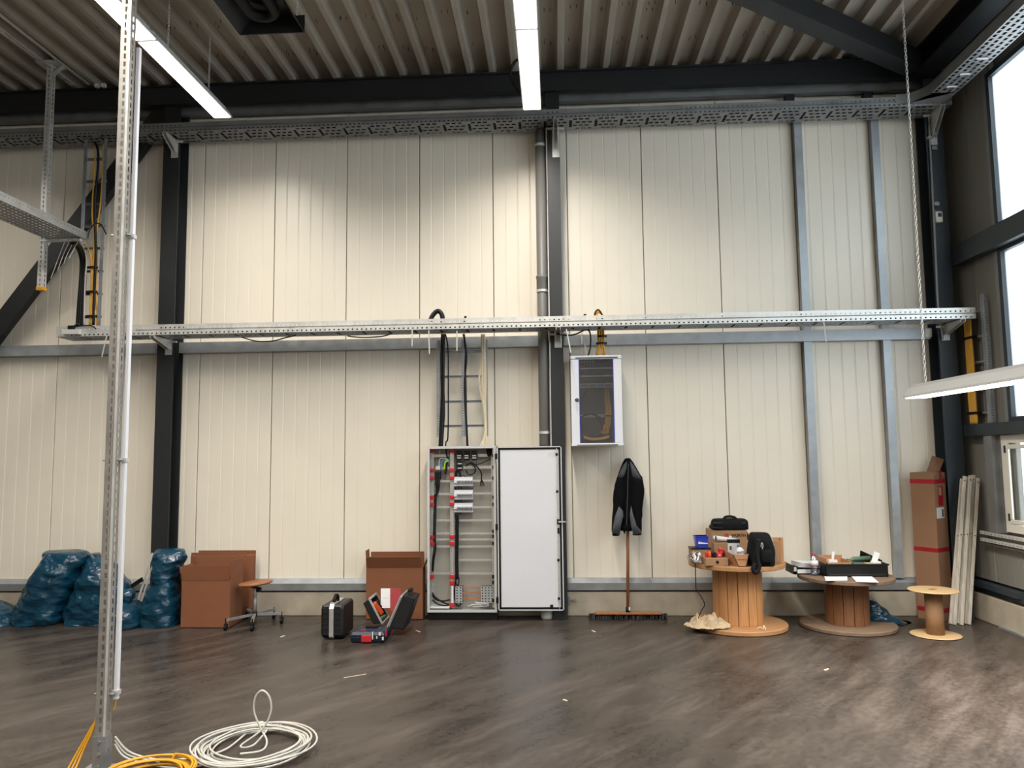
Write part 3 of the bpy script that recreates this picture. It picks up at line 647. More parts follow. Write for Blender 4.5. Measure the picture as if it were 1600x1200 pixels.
B().tube([(PXc + .072, PYc - .065, 1.0), (PXc + .072, PYc - .065, 5.4)], .007, 6).build('earthing_rod', m_zinc, t)
# ================================================================== distribution cabinet
FY = -.30                                  # cabinet front plane
cx0, cx1, cz0, cz1 = rect(667.5, 697, 775.5, 957, FY)
t = thing('distribution_cabinet', 'open light grey electrical distribution cabinet with wiring and breakers', 'cabinet', ((cx0 + cx1) / 2, FY, 0))
def cx(p, y=800, Y=FY): return W(p, y, Y).x
def cz(p, x=720, Y=FY): return W(x, p, Y).z
B().box(cx0, cx1, FY + .02, -.095, 0, cz0 - .004).build('plinth', m_black, t, bevel=.004)
e = .026
b = B().box(cx0, cx0 + e, FY, FY + .012, cz0, cz1).box(cx1 - e, cx1, FY, FY + .012, cz0, cz1).box(cx0 + e, cx1 - e, FY, FY + .012, cz1 - e, cz1).box(cx0 + e, cx1 - e, FY, FY + .012, cz0, cz0 + e)
b.box(cx0, cx0 + .003, FY + .012, -.092, cz0, cz1).box(cx1 - .003, cx1, FY + .012, -.092, cz0, cz1).box(cx0, cx1, FY + .012, -.092, cz1 - .003, cz1).box(cx0, cx1, FY + .012, -.092, cz0, cz0 + .003)
b.build('body', m_lgrey, t)
B().box(cx0 + .004, cx1 - .004, -.10, -.094, cz0 + .004, cz1 - .004).build('mounting_plate', m_back, t)
YI = -.17                                  # plane of the mounting rails
def irail(x0, x1, y, Y=YI, h=.022):
    xa = W(x0, y, Y).x; xb = W(x1, y, Y).x; z = W((x0 + x1) / 2, y, Y).z
    return B().perf((xa, Y, z - h / 2), (1, 0, 0), (0, 0, 1), xb - xa, [(0, h * .35), (h * .35, h * .65, .006, .03, .012), (h * .65, h)]).box(xa, xb, Y + .002, Y + .008, z - h / 2, z - h / 2 + .003).box(xa, xb, Y + .002, Y + .008, z + h / 2 - .003, z + h / 2)
for x0, x1, y in [(747, 769, 711.5), (724, 769, 730), (738, 771, 751), (738, 771, 771), (738, 771, 792.5), (711, 771, 813), (711, 771, 833.6), (711, 771, 843), (711, 771, 854), (711, 771, 875), (711, 771, 896),
                  (678, 701, 712), (680, 702, 731.5), (675, 703, 752), (675, 703, 772), (675, 703, 792.5), (675, 703, 813), (675, 703, 833.6), (675, 703, 843), (675, 703, 854), (675, 703, 896)]:
    irail(x0, x1, y, h=.03 if y < 735 else .02).build('din_rail', m_alu, t, solid=.0015)
for x in (675, 706.5):                     # slotted uprights with red holders
    xa = W(x, 800, YI - .02).x; L = cz1 - cz0 - .06
    B().perf((xa - .022, YI - .02, cz0 + .03), (0, 0, 1), (1, 0, 0), L, [(0, .008), (.008, .014, .014, .025, .01), (.014, .030), (.030, .036, .014, .025, .01), (.036, .044)]).box(xa - .002, xa + .002, YI - .018, -.10, cz0 + .03, cz1 - .03).build('upright', m_alu, t, solid=.002)
    for y in (705, 735, 747, 777, 788, 839, 849.5, 901) + ((911, 945) if x > 700 else ()):
        p = W(x, y, YI - .03); B().box(p.x - .026, p.x + .026, YI - .045, YI - .021, p.z - .02, p.z + .02).box(p.x - .012, p.x + .012, YI - .055, YI - .045, p.z - .01, p.z + .01).build('rail_holder', m_red, t)
for x in (770,):
    xa = W(x, 800, YI - .02).x
    B().perf((xa - .012, YI - .02, cz0 + .03), (0, 0, 1), (1, 0, 0), cz1 - cz0 - .06, [(0, .008), (.008, .014, .014, .025, .01), (.014, .024)]).build('upright', m_alu, t, solid=.002)
    for y in (712, 730, 747, 777, 788, 830, 838, 849, 901, 910, 938): p = W(x + .6, y, YI - .03); B().box(p.x - .01, p.x + .008, YI - .04, YI - .021, p.z - .018, p.z + .018).build('rail_holder', m_black, t)
for y0, y1 in ((745, 759.5), (765.5, 780.5), (786, 800.5)):
    a0, a1, c0, c1 = rect(709.5, y0, 738.5, y1, YI - .05)
    n = 12; w = (a1 - a0) / n
    for k in range(n):
        x = a0 + k * w
        br = B().prism([(-.15, c0), (-.21, c0), (-.21, c0 + .028), (-.235, c0 + .034), (-.235, c1 - .034), (-.21, c1 - .028), (-.21, c1), (-.15, c1)], 'x', x + .0006, x + w - .0006).build('breaker', m_white, t)
        if k > 1: B().box(x + w * .25, x + w * .75, -.246, -.234, (c0 + c1) / 2 - .012, (c0 + c1) / 2 + .005).build('toggle', m_black, br)
    b = B()
    for k in range(n): b.box(a0 + w * (k + .3), a0 + w * (k + .7), -.2, -.185, c1, c1 + .012)
    tag(b.build('wire_tails', m_rubber, t), kind='stuff')
    B().box(a0 + w * 1, a0 + w * 4.5, -.2, -.17, c0 - .03, c0).build('wire_bundle', m_navy, t)
for x in (717.5, 729, 741):                # upper switch blocks
    a0, a1, c0, c1 = rect(x - 4, 704, x + 4, 719, YI - .03)
    B().box(a0, a1, YI - .06, YI, c0, c1).build('switch_block', m_black, t, bevel=.004)
    for y in (712, 715.5): q = rect(x - 3.2, y - .8, x + 3.2, y + .8, YI - .06); B().box(q[0], q[1], YI - .066, YI - .06, q[2], q[3]).build('marker_strip', m_lgrey, t)
a0, a1, c0, c1 = rect(714, 720, 723, 736, YI); B().box(a0, a1, YI - .05, YI, c0, c1).build('switch_block', m_black, t, bevel=.003)
for y in (724.5, 731.5): q = rect(715, y - .8, 722, y + .8, YI - .05); B().box(q[0], q[1], YI - .056, YI - .05, q[2], q[3]).build('marker_strip', m_lgrey, t)
def wire(pts, m, r, Y=-.2): return B().tube(smoothpath(px(pts, Y), 5), r, 6).build('wire', m, t, smooth=True)
wire([(703, 719), (694, 719), (690, 722), (689, 730)], m_bluec, .009)
wire([(701, 720), (696, 722), (695, 728), (694.5, 733)], m_greeny, .012)
wire([(700, 718), (692, 716), (687, 718), (686, 728)], m_cbeige, .005)
wire([(699, 723), (697, 726), (697, 735), (696, 741)], m_rubber, .012)
a0, a1, c0, c1 = rect(680, 736, 689, 749, -.2); B().box(a0, a1, -.22, -.16, c0, c1).build('cable_gland', m_black, t, bevel=.01)
a0, a1, c0, c1 = rect(682, 728, 688, 734, -.2); B().box(a0, a1, -.22, -.16, c0, c1).build('marker_strip', m_lgrey, t)
for k in range(4): wire([(680.5 + 2 * k, 750), (681 + 1.8 * k, 757), (682 + 1.2 * k, 765), (680.5 + .6 * k, 774)], m_rubber, .006)
for dx in (0, 2.4): wire([(679 + dx, 772), (678.5 + dx, 800), (677.5 + dx, 840), (678.5 + dx, 855), (676 + dx * .8, 875), (675.5 + dx * .5, 893)], m_rubber, .008)
for dx in (0, 1.6, 3.2): wire([(712.5 + dx, 800), (712.5 + dx, 840), (712 + dx, 875), (712.5 + dx, 905)], m_rubber, .009)
wire([(686, 700), (687, 706), (685, 710)], m_copper, .006); wire([(697, 700), (698, 712), (701, 716)], m_rubber, .008)
wire([(712, 744), (713, 736), (718, 738), (719, 745)], m_rubber, .012)
wire([(728, 735), (732, 741), (740, 740), (743, 733), (738, 726), (731, 725), (728, 729)], m_rubber, .007)
wire([(730, 727), (736, 723), (744, 728), (750, 735), (752.5, 742), (752, 748)], m_rubber, .008)
for k in range(5): wire([(752, 748), (750.5 + k * 1.3, 755), (750 + k * 1.6, 760)], m_rubber, .0035)
wire([(738, 726), (748, 725), (757, 722), (766, 717)], m_rubber, .005)
for k in range(8): wire([(760 + k * 1.1, 699), (761 + k, 706), (762 + k * .8, 712 + k % 3)], m_rubber, .005)
wire([(675.5, 930), (682, 937), (693, 939), (703, 937)], m_rubber, .009); wire([(675.5, 926), (680, 933), (692, 941), (703, 945)], m_rubber, .009); wire([(675.5, 937), (684, 944), (695, 946), (702, 945)], m_rubber, .008)
wire([(712, 905), (710, 925), (712, 942), (717, 947), (721, 940)], m_rubber, .008); wire([(714, 896), (717, 905), (716, 915), (712, 911)], m_rubber, .006)
a0, a1, c0, c1 = rect(705.5, 915, 708.5, 942, -.21); B().box(a0, a1, -.22, -.19, c0, c1).build('cover_strip', m_white, t)
a0, a1, c0, c1 = rect(672.5, 945.5, 703, 949, -.2); B().box(a0, a1, -.26, -.06, c0, c0 + .012).build('cover_strip', m_white, t)
for x0, x1, nx in ((712, 723, 2), (752, 771.5, 4)):   # terminal carriers
    a0, a1, c0, c1 = rect(x0, 915.5, x1, 941, -.18); w = (a1 - a0) / nx; h = (c1 - c0) / 6; b = B()
    for i in range(nx):
        for j in range(6): b.loft([[(a0 + w * (i + .5) + s * w * .46 * u, -.21, c0 + h * (j + .5) + s * h * .46 * v) for u, v in ((-1, -1), (1, -1), (1, 1), (-1, 1))] for s in (1, .62)], caps=False)
    b.build('terminal_carrier', m_lgrey, t); B().box(a0, a1, -.205, -.14, c0, c1).build('terminal_core', m_fabg, t)
for y in (918, 926.5, 935): q = rect(722, y - 1, 753, y + 1, -.18); B().box(q[0], q[1], -.19, -.18, q[2], q[3]).build('busbar', m_copper, t)
for i, (xa, ya, xb, yb_) in enumerate(((742, 941, 762, 943.5), (736, 944.5, 764, 944), (739, 948, 764, 946.5), (745, 942, 752, 947), (731, 946.5, 742, 944.5))):
    B().bar(wy(xa, ya, -.2 + .01 * i), wy(xb, yb_, -.22 + .01 * i), .012, .008).build('offcut_strip', m_paper, t)
# its door, swung fully open
dx0, dx1, dz0, dz1 = rect(777.5, 697.5, 879.5, 954, -.335)
d = B().box(dx0, dx1, -.325, -.312, dz0, dz1).box(dx0, dx0 + .012, -.345, -.325, dz0, dz1).box(dx1 - .012, dx1, -.345, -.325, dz0, dz1).box(dx0, dx1, -.345, -.325, dz1 - .012, dz1).box(dx0, dx1, -.345, -.325, dz0, dz0 + .012).build('door', m_lgrey, t)
g = .018
b = B()
for s in ((dx0 + .014, dx0 + .014 + g, dz0 + .014, dz1 - .014), (dx1 - .014 - g, dx1 - .014, dz0 + .014, dz1 - .014), (dx0 + .014, dx1 - .014, dz1 - .014 - g, dz1 - .014), (dx0 + .014, dx1 - .014, dz0 + .014, dz0 + .014 + g)): b.box(s[0], s[1], -.340, -.325, s[2], s[3])
b.build('gasket', m_rubber, d)
B().box(dx0 + .034, dx1 - .034, -.333, -.325, dz0 + .034, dz1 - .034).build('inner_panel', m_white, d)
rx = dx1 - .058
B().box(rx, rx + .016, -.346, -.334, dz0 + .08, dz1 - .06).box(rx, rx + .007, -.35, -.334, dz1 - .075, dz1 - .02).box(rx + .006, rx + .014, -.35, -.334, dz0 + .02, dz0 + .09).build('lock_rod', m_alu, d)
for y in (710, 768, 875, 935): z = W(872, y, -.34).z; B().box(rx - .008, rx + .018, -.352, -.333, z - .014, z + .014).build('rod_guide', m_black, d, bevel=.004)
z = W(874, 815, -.34).z; B().box(rx - .004, rx + .024, -.356, -.333, z - .026, z + .026).build('lock_case', m_black, d); B().box(rx + .01, dx1 + .03, -.37, -.356, z - .007, z + .007).build('lock_handle', m_zinc, d)
z = W(874, 829, -.34).z; B().box(rx + .0, rx + .022, -.352, -.333, z - .03, z + .03).build('lock_case', m_black, d)
q = W(862, 947, -.335); B().box(q.x - .016, q.x + .016, -.35, -.333, q.z - .016, q.z + .016).build('door_buffer', m_black, d)
q = rect(856, 706, 869, 713, -.335); B().box(q[0], q[1], -.3345, -.3325, q[2], q[3]).build('label', m_paper, d)
for y in (713, 823, 937): z = W(776, y, FY).z; B().box(cx1 - .006, dx0 + .006, -.345, -.29, z - .03, z + .03).build('hinge', m_black, t)
# ================================================================== network cabinet on the wall
NY = -.40
nx0, nx1, nz0, nz1 = rect(892.5, 556, 972, 695, NY)
t = thing('network_cabinet', 'white wall cabinet with smoked glass door and yellow cables inside', 'cabinet', ((nx0 + nx1) / 2, NY, nz0))
th = .012
b = B().box(nx0, nx0 + th, NY + .02, -.005, nz0, nz1).box(nx1 - th, nx1, NY + .02, -.005, nz0, nz1).box(nx0 + th, nx1 - th, NY + .02, -.005, nz0, nz0 + th).box(nx0 + th, nx1 - th, NY + .02, -.005, nz1 - th, nz1)
b.build('body', m_white, t)
B().box(nx0 + th, nx1 - th, -.02, -.006, nz0 + th, nz1 - th).build('back_panel', m_rackin, t)
B().box(nx0 - .004, nx1 + .004, NY - .012, NY + .05, nz1 - .035, nz1 + .004).build('top_cap', m_white, t, bevel=.004)
B().box(nx0 - .004, nx1 + .006, NY - .018, NY + .05, nz0 - .012, nz0 + .018).build('bottom_cap', m_white, t, bevel=.004)
q = rect(899, 558, 965, 560, NY - .012); B().box(q[0], q[1], NY - .0135, NY - .011, q[2], q[3]).build('vent_slot', m_fabg, t)
q = rect(902, 693.5, 966, 695.5, NY - .018); B().box(q[0], q[1], NY - .0195, NY - .017, nz0 - .007, nz0 + .003).build('vent_slot', m_fabg, t)
wx0, wx1, wz0, wz1 = rect(905, 560.5, 959.5, 690.5, NY)
dz0_, dz1_ = nz0 + .02, nz1 - .037
dr = B().box(nx0, wx0, NY - .006, NY + .016, dz0_, dz1_).box(wx1, nx1, NY - .006, NY + .016, dz0_, dz1_).build('door', m_white, t, bevel=.003)
B().box(wx0, wx0 + .008, NY - .004, NY + .014, wz0, wz1).box(wx1 - .008, wx1, NY - .004, NY + .014, wz0, wz1).build('glass_edge', m_bluep, dr)
B().box(wx0 + .008, wx1 - .008, NY, NY + .005, dz0_, dz1_).build('glass', m_rackglass, dr)
q = W(901.5, 625, NY); b = B().prism([(q.x + .02 * math.cos(a), q.z + .018 * math.sin(a)) for a in [2 * PI * k / 16 for k in range(16)]], 'y', NY - .02, NY - .006); b.build('lock', m_black, dr); B().box(q.x - .004, q.x + .004, NY - .022, NY - .02, q.z - .006, q.z + .006).build('keyhole', m_zinc, dr)
B().box(q.x - .010, q.x - .002, NY - .03, NY - .02, q.z - .075, q.z - .02).bar((q.x - .004, NY - .026, q.z - .06), (q.x + .006, NY - .026, q.z - .10), .006).build('key', m_zinc, dr)
RY = -.32
def nr(x0, y0, x1, y1, Y=RY): return rect(x0, y0, x1, y1, Y)
for y0, y1, nm, mm in ((563, 574, 'panel_plate', m_black), (574, 585, 'panel_plate', m_black), (586, 598, 'panel_plate', m_black), (599, 605.5, 'patch_panel', m_galvd)):
    q = nr(906, y0, 958, y1); B().box(q[0], q[1], RY, RY + .012, q[2], q[3] - .002).build(nm, mm, t)
for y in (575.5, 587.5):                   # port rows
    q = nr(906.5, y - .8, 957.5, y + .8); n = 24; w = (q[1] - q[0]) / n
    tag((lambda b: [b.box(q[0] + w * (k + .1), q[0] + w * (k + .8), RY - .006, RY, q[2], q[3]) for k in range(n)] and b)(B()).build('port_row', m_white, t), kind='stuff')
q = nr(908, 564.5, 930, 566.5); w = (q[1] - q[0]) / 5
for k in range(5): B().box(q[0] + w * k, q[0] + w * (k + .4), RY - .005, RY, q[2], q[3]).build('port_label', m_white, t)
for k in range(4): 
    q = nr(908 + k * 12.5, 600.5, 919 + k * 12.5, 604); B().box(q[0], q[1], RY - .006, RY, q[2], q[3]).build('port_group', m_fabg, t)
q = nr(906, 648, 946, 652, -.05); B().perf((q[0], -.06, q[2]), (1, 0, 0), (0, 0, 1), q[1] - q[0], [(0, .006), (.006, .02, .018, .03, .006), (.02, q[3] - q[2])]).build('back_rail', m_alu, t, solid=.004)
q = nr(908, 678, 958, 690, -.25); B().box(q[0], q[1], -.25, -.08, q[2], q[2] + .06).build('power_strip', m_black, t)
def nw(pts, m, r, Y=-.16): return B().tube(smoothpath(px(pts, Y), 5), r, 6).build('wire', m, t, smooth=True)
for k in range(8): nw([(943 + k, 560), (945 + k * .9, 600), (945 + k * .9, 620), (947 + k, 640), (946 + k, 660), (938 + k * 1.6, 678)], m_yel2, .009, -.15 - .008 * (k % 3))
nw([(944, 650), (950, 649.5), (956, 650)], m_black, .008, -.19)
nw([(906, 655), (912, 649), (922, 647), (932, 651), (940, 662), (941, 672), (936, 682)], m_rubber, .007); nw([(910, 651), (924, 647), (938, 652), (946, 664), (945, 674)], m_rubber, .006)
nw([(906, 655), (910, 668), (911, 675), (907, 679)], m_rubber, .006); nw([(918, 608), (912, 620), (907, 632)], m_rubber, .006)
for k in range(3): nw([(912, 684 - k), (925, 687 - k), (940, 686 - k), (952, 683 - k)], m_yel2, .008, -.27)
nw([(907, 573), (912, 572), (917, 566)], m_red, .004, -.335); nw([(908, 588), (914, 582), (915, 577)], m_red, .004, -.335)
# ================================================================== broom with the jacket hung over it
t = thing('push_broom', 'wide push broom leaning on the wall, wooden handle, black bristles', 'broom', tuple(G(981, 970)))
hb = G(981, 969); bx0 = W(921, 966, hb.y).x; bx1 = W(1043, 966, hb.y).x
tp = W(981, 722, -.09)
B().tube([(hb.x + .004, hb.y + .03, .07), (tp.x, tp.y, tp.z)], .0165, 10).build('handle', m_handle, t, smooth=True)
B().box(bx0 + .06, bx1 - .06, hb.y - .01, hb.y + .07, .055, .078).build('head_board', m_handle, t, bevel=.006)
B().lathe([(.024, .07), (.02, .13)], 10, (hb.x + .004, hb.y + .03, 0)).build('socket', m_rubber, t, smooth=True)
q = W(983, 955, hb.y); B().box(q.x - .004, q.x + .012, hb.y - .004, hb.y + .004, .10, .135).build('sticker', m_paper, t)
b = B(); n = 110
for k in range(n):
    for j in range(2):
        x = bx0 + (bx1 - bx0) * (k + random.random()) / n; dy = random.uniform(-.03, .03)
        b.bar((x, hb.y + .03 + dy * .6, .06), (x + random.uniform(-.012, .012), hb.y + .03 + dy * 1.5 - .01, .003), .011, .008)
tag(b.build('bristles', m_rubber, t), kind='stuff')
def sil(rows, Y, dep, n=36, amp=.01, fr=9, st=(1, 1, 1), lean=0, ex=1.0, sub=3, seed=0, dmax=None):
    """closed body from silhouette rows (y, xl, xr[, depth factor]) of pixels at depth Y"""
    R = []
    for r in rows:
        a = W(r[1], r[0], Y); c = W(r[2], r[0], Y); f = r[3] if len(r) > 3 else 1
        R.append(((a.x + c.x) / 2, (a.z + c.z) / 2, abs(c.x - a.x) / 2, f))
    out = []
    m = len(R)
    for i in range(m - 1):
        p0, p1, p2, p3 = R[max(0, i-1)], R[i], R[i+1], R[min(m-1, i+2)]
        for j in range(sub):
            u = j / sub; out.append([.5 * ((2*p1[q]) + (p2[q]-p0[q])*u + (2*p0[q]-5*p1[q]+4*p2[q]-p3[q])*u*u + (3*p1[q]-p0[q]-3*p2[q]+p3[q])*u**3) for q in range(4)])
    out.append(list(R[-1]))
    rings = []; zt = out[0][1]; zb = out[-1][1]
    for (x, z, a, f) in out:
        d = dep * f
        if dmax: d = min(d, dmax)
        ring = []
        for k in range(n):
            an = 2 * PI * k / n; ca, sa = math.cos(an), math.sin(an)
            ca_ = math.copysign(abs(ca) ** ex, ca); sa_ = math.copysign(abs(sa) ** ex, sa)
            p = Vector((x + a * ca_, Y + lean * (z - zb) + d * sa_, z))
            q = Vector((p.x * st[0] * fr + seed, p.y * st[1] * fr, p.z * st[2] * fr))
            w = noise.noise(q) + .5 * noise.noise(q * 2.3) + .3 * (1 - abs(noise.noise(q * 1.7))) 
            nrm = Vector((ca, sa, 0)); p += nrm * amp * w * (1 if a > .02 else .3)
            if amp > 0: p.z += amp * .5 * noise.noise(q + Vector((9, 3, 1)))
            if p.z < .004: p.z = .004
            ring.append(p)
        rings.append(ring)
    return B().loft(rings)
JY = -.17
t = thing('work_jacket', 'black work jacket with grey patches draped over the broom handle', 'jacket', tuple(W(981, 836, JY)))
sil([(716, 979, 984.5, .4), (719, 976, 987, .6), (727, 972, 992, .8), (738, 968, 998), (748, 964.5, 1003.5, 1.1), (760, 961, 1006, 1.1), (775, 960, 1005), (790, 962, 1003), (805, 966, 998), (820, 968, 994), (829, 970, 990, .9)], JY, .065, amp=.012, fr=8, st=(1.6, 1, .5), seed=3).build('body', m_fab, t, smooth=True)
sil([(748, 965, 974), (768, 958.5, 974), (790, 957.5, 974), (812, 956.5, 972), (828, 956, 970), (837, 957, 968)], JY - .06, .05, amp=.01, fr=10, st=(1.5, 1, .7), n=24, seed=8).build('sleeve', m_fab, t, smooth=True)
sil([(748, 988, 1003), (765, 988, 1006.5), (790, 987.5, 1004), (812, 988, 1003), (828, 988.5, 1002.5), (836, 989.5, 1002)], JY - .06, .05, amp=.01, fr=10, st=(1.5, 1, .7), n=24, seed=5).build('sleeve', m_fab, t, smooth=True)
def patch(poly, Y, th=.012, m=m_fabg, name='grey_patch', par=None):
    pts = [W(x, y, Y) for x, y in poly]; n = len(pts); c = sum(pts, Vector()) / n
    fr_ = [p + Vector((0, -th, 0)) for p in pts]; b = B()
    b.add(pts + fr_ + [c + Vector((0, -th * 1.8, 0))], [(k, (k + 1) % n, n + (k + 1) % n, n + k) for k in range(n)] + [(n + k, n + (k + 1) % n, 2 * n) for k in range(n)])
    return b.build(name, m, par or t, smooth=True)
patch([(980, 720), (974, 726), (968, 738), (965.5, 746), (971, 748), (975, 744), (979, 732)], JY - .062)
patch([(984, 720), (989, 726), (996, 737), (1002, 748), (996, 749), (988, 746), (986, 733)], JY - .062)
patch([(967, 791), (973, 798), (974, 806), (970, 822), (968, 836), (957, 833), (957, 826), (961, 806)], JY - .112)
patch([(986, 790), (988, 800), (993, 815), (996, 830), (1001, 829), (1001.5, 834), (990, 836), (986, 822), (984, 805)], JY - .112)
B().bar(wy(982, 724, JY - .085), wy(979, 824, JY - .085), .006, .006, up=(0, 1, 0)).build('zip', m_fabg, t)
patch([(1000, 741), (1004, 746), (1003, 751), (999, 748)], JY - .05, m=m_fab, name='collar_tab')
patch([(970, 822), (978, 818), (988, 822), (986, 830), (977, 828), (976, 835), (973, 829)], JY - .075, m=m_fab, name='hem_flap')
# ================================================================== blue refuse bags
def bag(label, rows, dep, px_base, seed, name='rubbish_bag', Y=None, amp=.03, ties=None, lean=0, ex=.8, group='blue rubbish bags'):
    if Y is None: Y = G(px_base[0], px_base[1]).y + dep * .9
    b = sil(rows, Y, dep, n=72, amp=amp, fr=5.0, st=(1, 1, 1.5), sub=7, seed=seed, lean=lean, ex=ex)
    lo = min(p.z for p in b.v)
    for p in b.v: p.z = max(.003, p.z - max(0, lo - .003) * max(0, 1 - (p.z - lo) / .25))
    lo = W(px_base[0], px_base[1], Y)
    if ties is None: return tag(b.build(name, m_bag, smooth=True), label, 'bag', group)
    t = thing(name, label, 'bag', (lo.x, Y, 0), 0, group); b.build('body', m_bag, t, smooth=True); ties(t, Y); return t
bag('blue rubbish bag cut off by the left edge of the picture', [(938, -22, -6, .3), (945, -30, 5, .6), (955, -38, 15), (965, -42, 24), (975, -45, 28), (982, -44, 26)], .25, (0, 982), 11)
bag('tall blue rubbish bag leaning at far left, with broad flat top', [(861, 76, 118, .35), (864, 74, 130, .5), (874, 72, 137, .7), (890, 64, 130, .9), (905, 57, 124), (920, 48, 119), (940, 39, 113), (958, 32, 106), (970, 30, 102), (979, 31, 100)], .27, (65, 979), 23, amp=.035)
bag('blue rubbish bag with pointed top directly behind the tall slotted post', [(864, 143, 150, .3), (870, 140, 156, .4), (880, 138, 172, .6), (893, 133, 182, .8), (905, 127, 192), (915, 124, 200), (930, 118, 204), (948, 112, 200), (963, 107, 190), (975, 108, 186)], .24, (150, 978), 37, amp=.032)
def knot(t, Y):
    sil([(921, 190, 205, .5), (926, 187, 210, .8), (932, 188, 209, .9), (938, 194, 205, .6), (942, 195, 204, .5)], Y - .05, .07, n=30, amp=.025, fr=9, seed=4).build('tied_end', m_bag, t, smooth=True)
bag('low blue rubbish bag tied with a knot, in front at right of the post', [(938, 190, 208, .4), (944, 178, 214, .7), (953, 170, 220), (965, 166, 223), (976, 166, 222), (984, 170, 219)], .24, (195, 985), 51, ties=knot)
bag('narrow upright blue rubbish bag before the left column beside carton', [(858, 246, 283, .3), (862, 244, 288, .5), (872, 243, 289, .7), (882, 242, 282, .8), (895, 243, 278, .8), (910, 244, 277, .85), (922, 238, 278), (938, 231, 279), (955, 226, 280), (970, 223, 280), (980, 226, 278)], .2, (252, 982), 67, amp=.026)
bag('small blue rubbish bag collapsed on floor behind the dark cable reel', [(934, 1352, 1358, .3), (942, 1350, 1366, .5), (950, 1348, 1381, .7), (958, 1346, 1388, .9), (966, 1345, 1401), (971, 1345, 1414, .9), (977, 1345, 1420, .7)], .2, (1380, 977), 83, Y=-.36)
# white profiles leaning beside the left column
for i, (a, c) in enumerate((((238, 864), (214.5, 943)), ((240, 880), (218, 948)))):
    p = Vector(wy(a[0], a[1], -.30)); q = Vector(wy(c[0], c[1], -.42))
    d = (q - p); q = p + d * ((p.z - .01) / (p.z - q.z))
    tag(B().bar(p, q, .022 if i == 0 else .014, .014).build('profile_bar', m_lgrey), ('thicker white profile bar leaning on the left column', 'thinner white profile bar leaning on the left column')[i], 'bar')
tag(B().prism([(W(203, 914, -.4).x, W(203, 914, -.4).z), (W(221, 902, -.4).x, W(221, 902, -.4).z), (W(223, 908, -.4).x, W(223, 908, -.4).z), (W(206, 919, -.4).x, W(206, 919, -.4).z)], 'y', -.40, -.38).add([], []).build('dark_offcut', m_black), 'dark flat offcut lying on bags beside the white profile bars', 'offcut')
# ================================================================== cartons
def carton(label, name, x0, x1, y0, y1, z1, m, flaps, rz=0, inner=None, extra=None, group=None):
    """open box; flaps = dict side -> (length, tilt from vertical, outward +)"""
    cxm, cym = (x0 + x1) / 2, (y0 + y1) / 2; hx, hy = (x1 - x0) / 2, (y1 - y0) / 2
    t = thing(name, label, 'box', (cxm, cym, 0), rz, group); T = ROOT[t.name]; w = .006
    B(T).box(-hx, hx, -hy, -hy + w, .002, z1).box(-hx, hx, hy - w, hy, .002, z1).box(-hx, -hx + w, -hy + w, hy - w, .002, z1).box(hx - w, hx, -hy + w, hy - w, .002, z1).box(-hx, hx, -hy, hy, .002, .008).build('body', m, t)
    for sd, (ln, an) in flaps.items():
        u, v = math.sin(an) * ln, math.cos(an) * ln; b = B(T); k = .012
        if sd == 'f': q = [(-hx + k, -hy), (hx - k, -hy)]; d = (0, -1)
        if sd == 'b': q = [(-hx + k, hy), (hx - k, hy)]; d = (0, 1)
        if sd == 'l': q = [(-hx, -hy + k), (-hx, hy - k)]; d = (-1, 0)
        if sd == 'r': q = [(hx, -hy + k), (hx, hy - k)]; d = (1, 0)
        nrm = Vector((d[0] * math.cos(an), d[1] * math.cos(an), -math.sin(an))) * .003
        A, C = [Vector((p[0], p[1], z1)) for p in q]; D = C + Vector((d[0] * u, d[1] * u, v)); Eo = A + Vector((d[0] * u, d[1] * u, v))
        b.hexa([A - nrm, C - nrm, C + nrm, A + nrm], [Eo - nrm, D - nrm, D + nrm, Eo + nrm]); b.build('flap', m, t)
    return t
pA = G(281, 982); pB = G(357.5, 982); zA = W(320, 907, -.68).z; zf = W(320, 883, -.70).z - zA
tA = carton('open brown carton standing in front, between narrow blue bag and stool', 'carton', pA.x, pB.x, -.68, -.36, zA, m_card, {'f': (zf, .12), 'l': (.14, .25), 'r': (.20, .05), 'b': (.2, .0)})
p0 = W(300, 950, -.14); p1 = W(397, 950, -.14); z1 = W(350, 868, -.21).z
t = thing('flattened_carton', 'large flattened brown carton standing on wall behind the open carton', 'box', ((p0.x + p1.x) / 2, -.14, 0))
B().box(p0.x, p1.x, -.205, -.115, .004, z1).build('body', m_card, t, bevel=.003)
zz = W(350, 860, -.12).z
B().box(p0.x + .05, p1.x, -.125, -.117, z1, zz).build('flap', m_card, t); B().box(p0.x + .005, p1.x - .07, -.20, -.192, z1, z1 + .03).build('flap', m_card, t)
pa = G(571, 969); pb = G(660, 969); zB = W(615, 887.5, -.30).z
carton('big open brown carton left of the distribution cabinet, flaps raised', 'carton', pa.x, pb.x, -.60 + .33, -.10, zB, m_card, {'f': (.135, .45), 'b': (.15, -.05), 'l': (.18, .05), 'r': (.12, .45)})
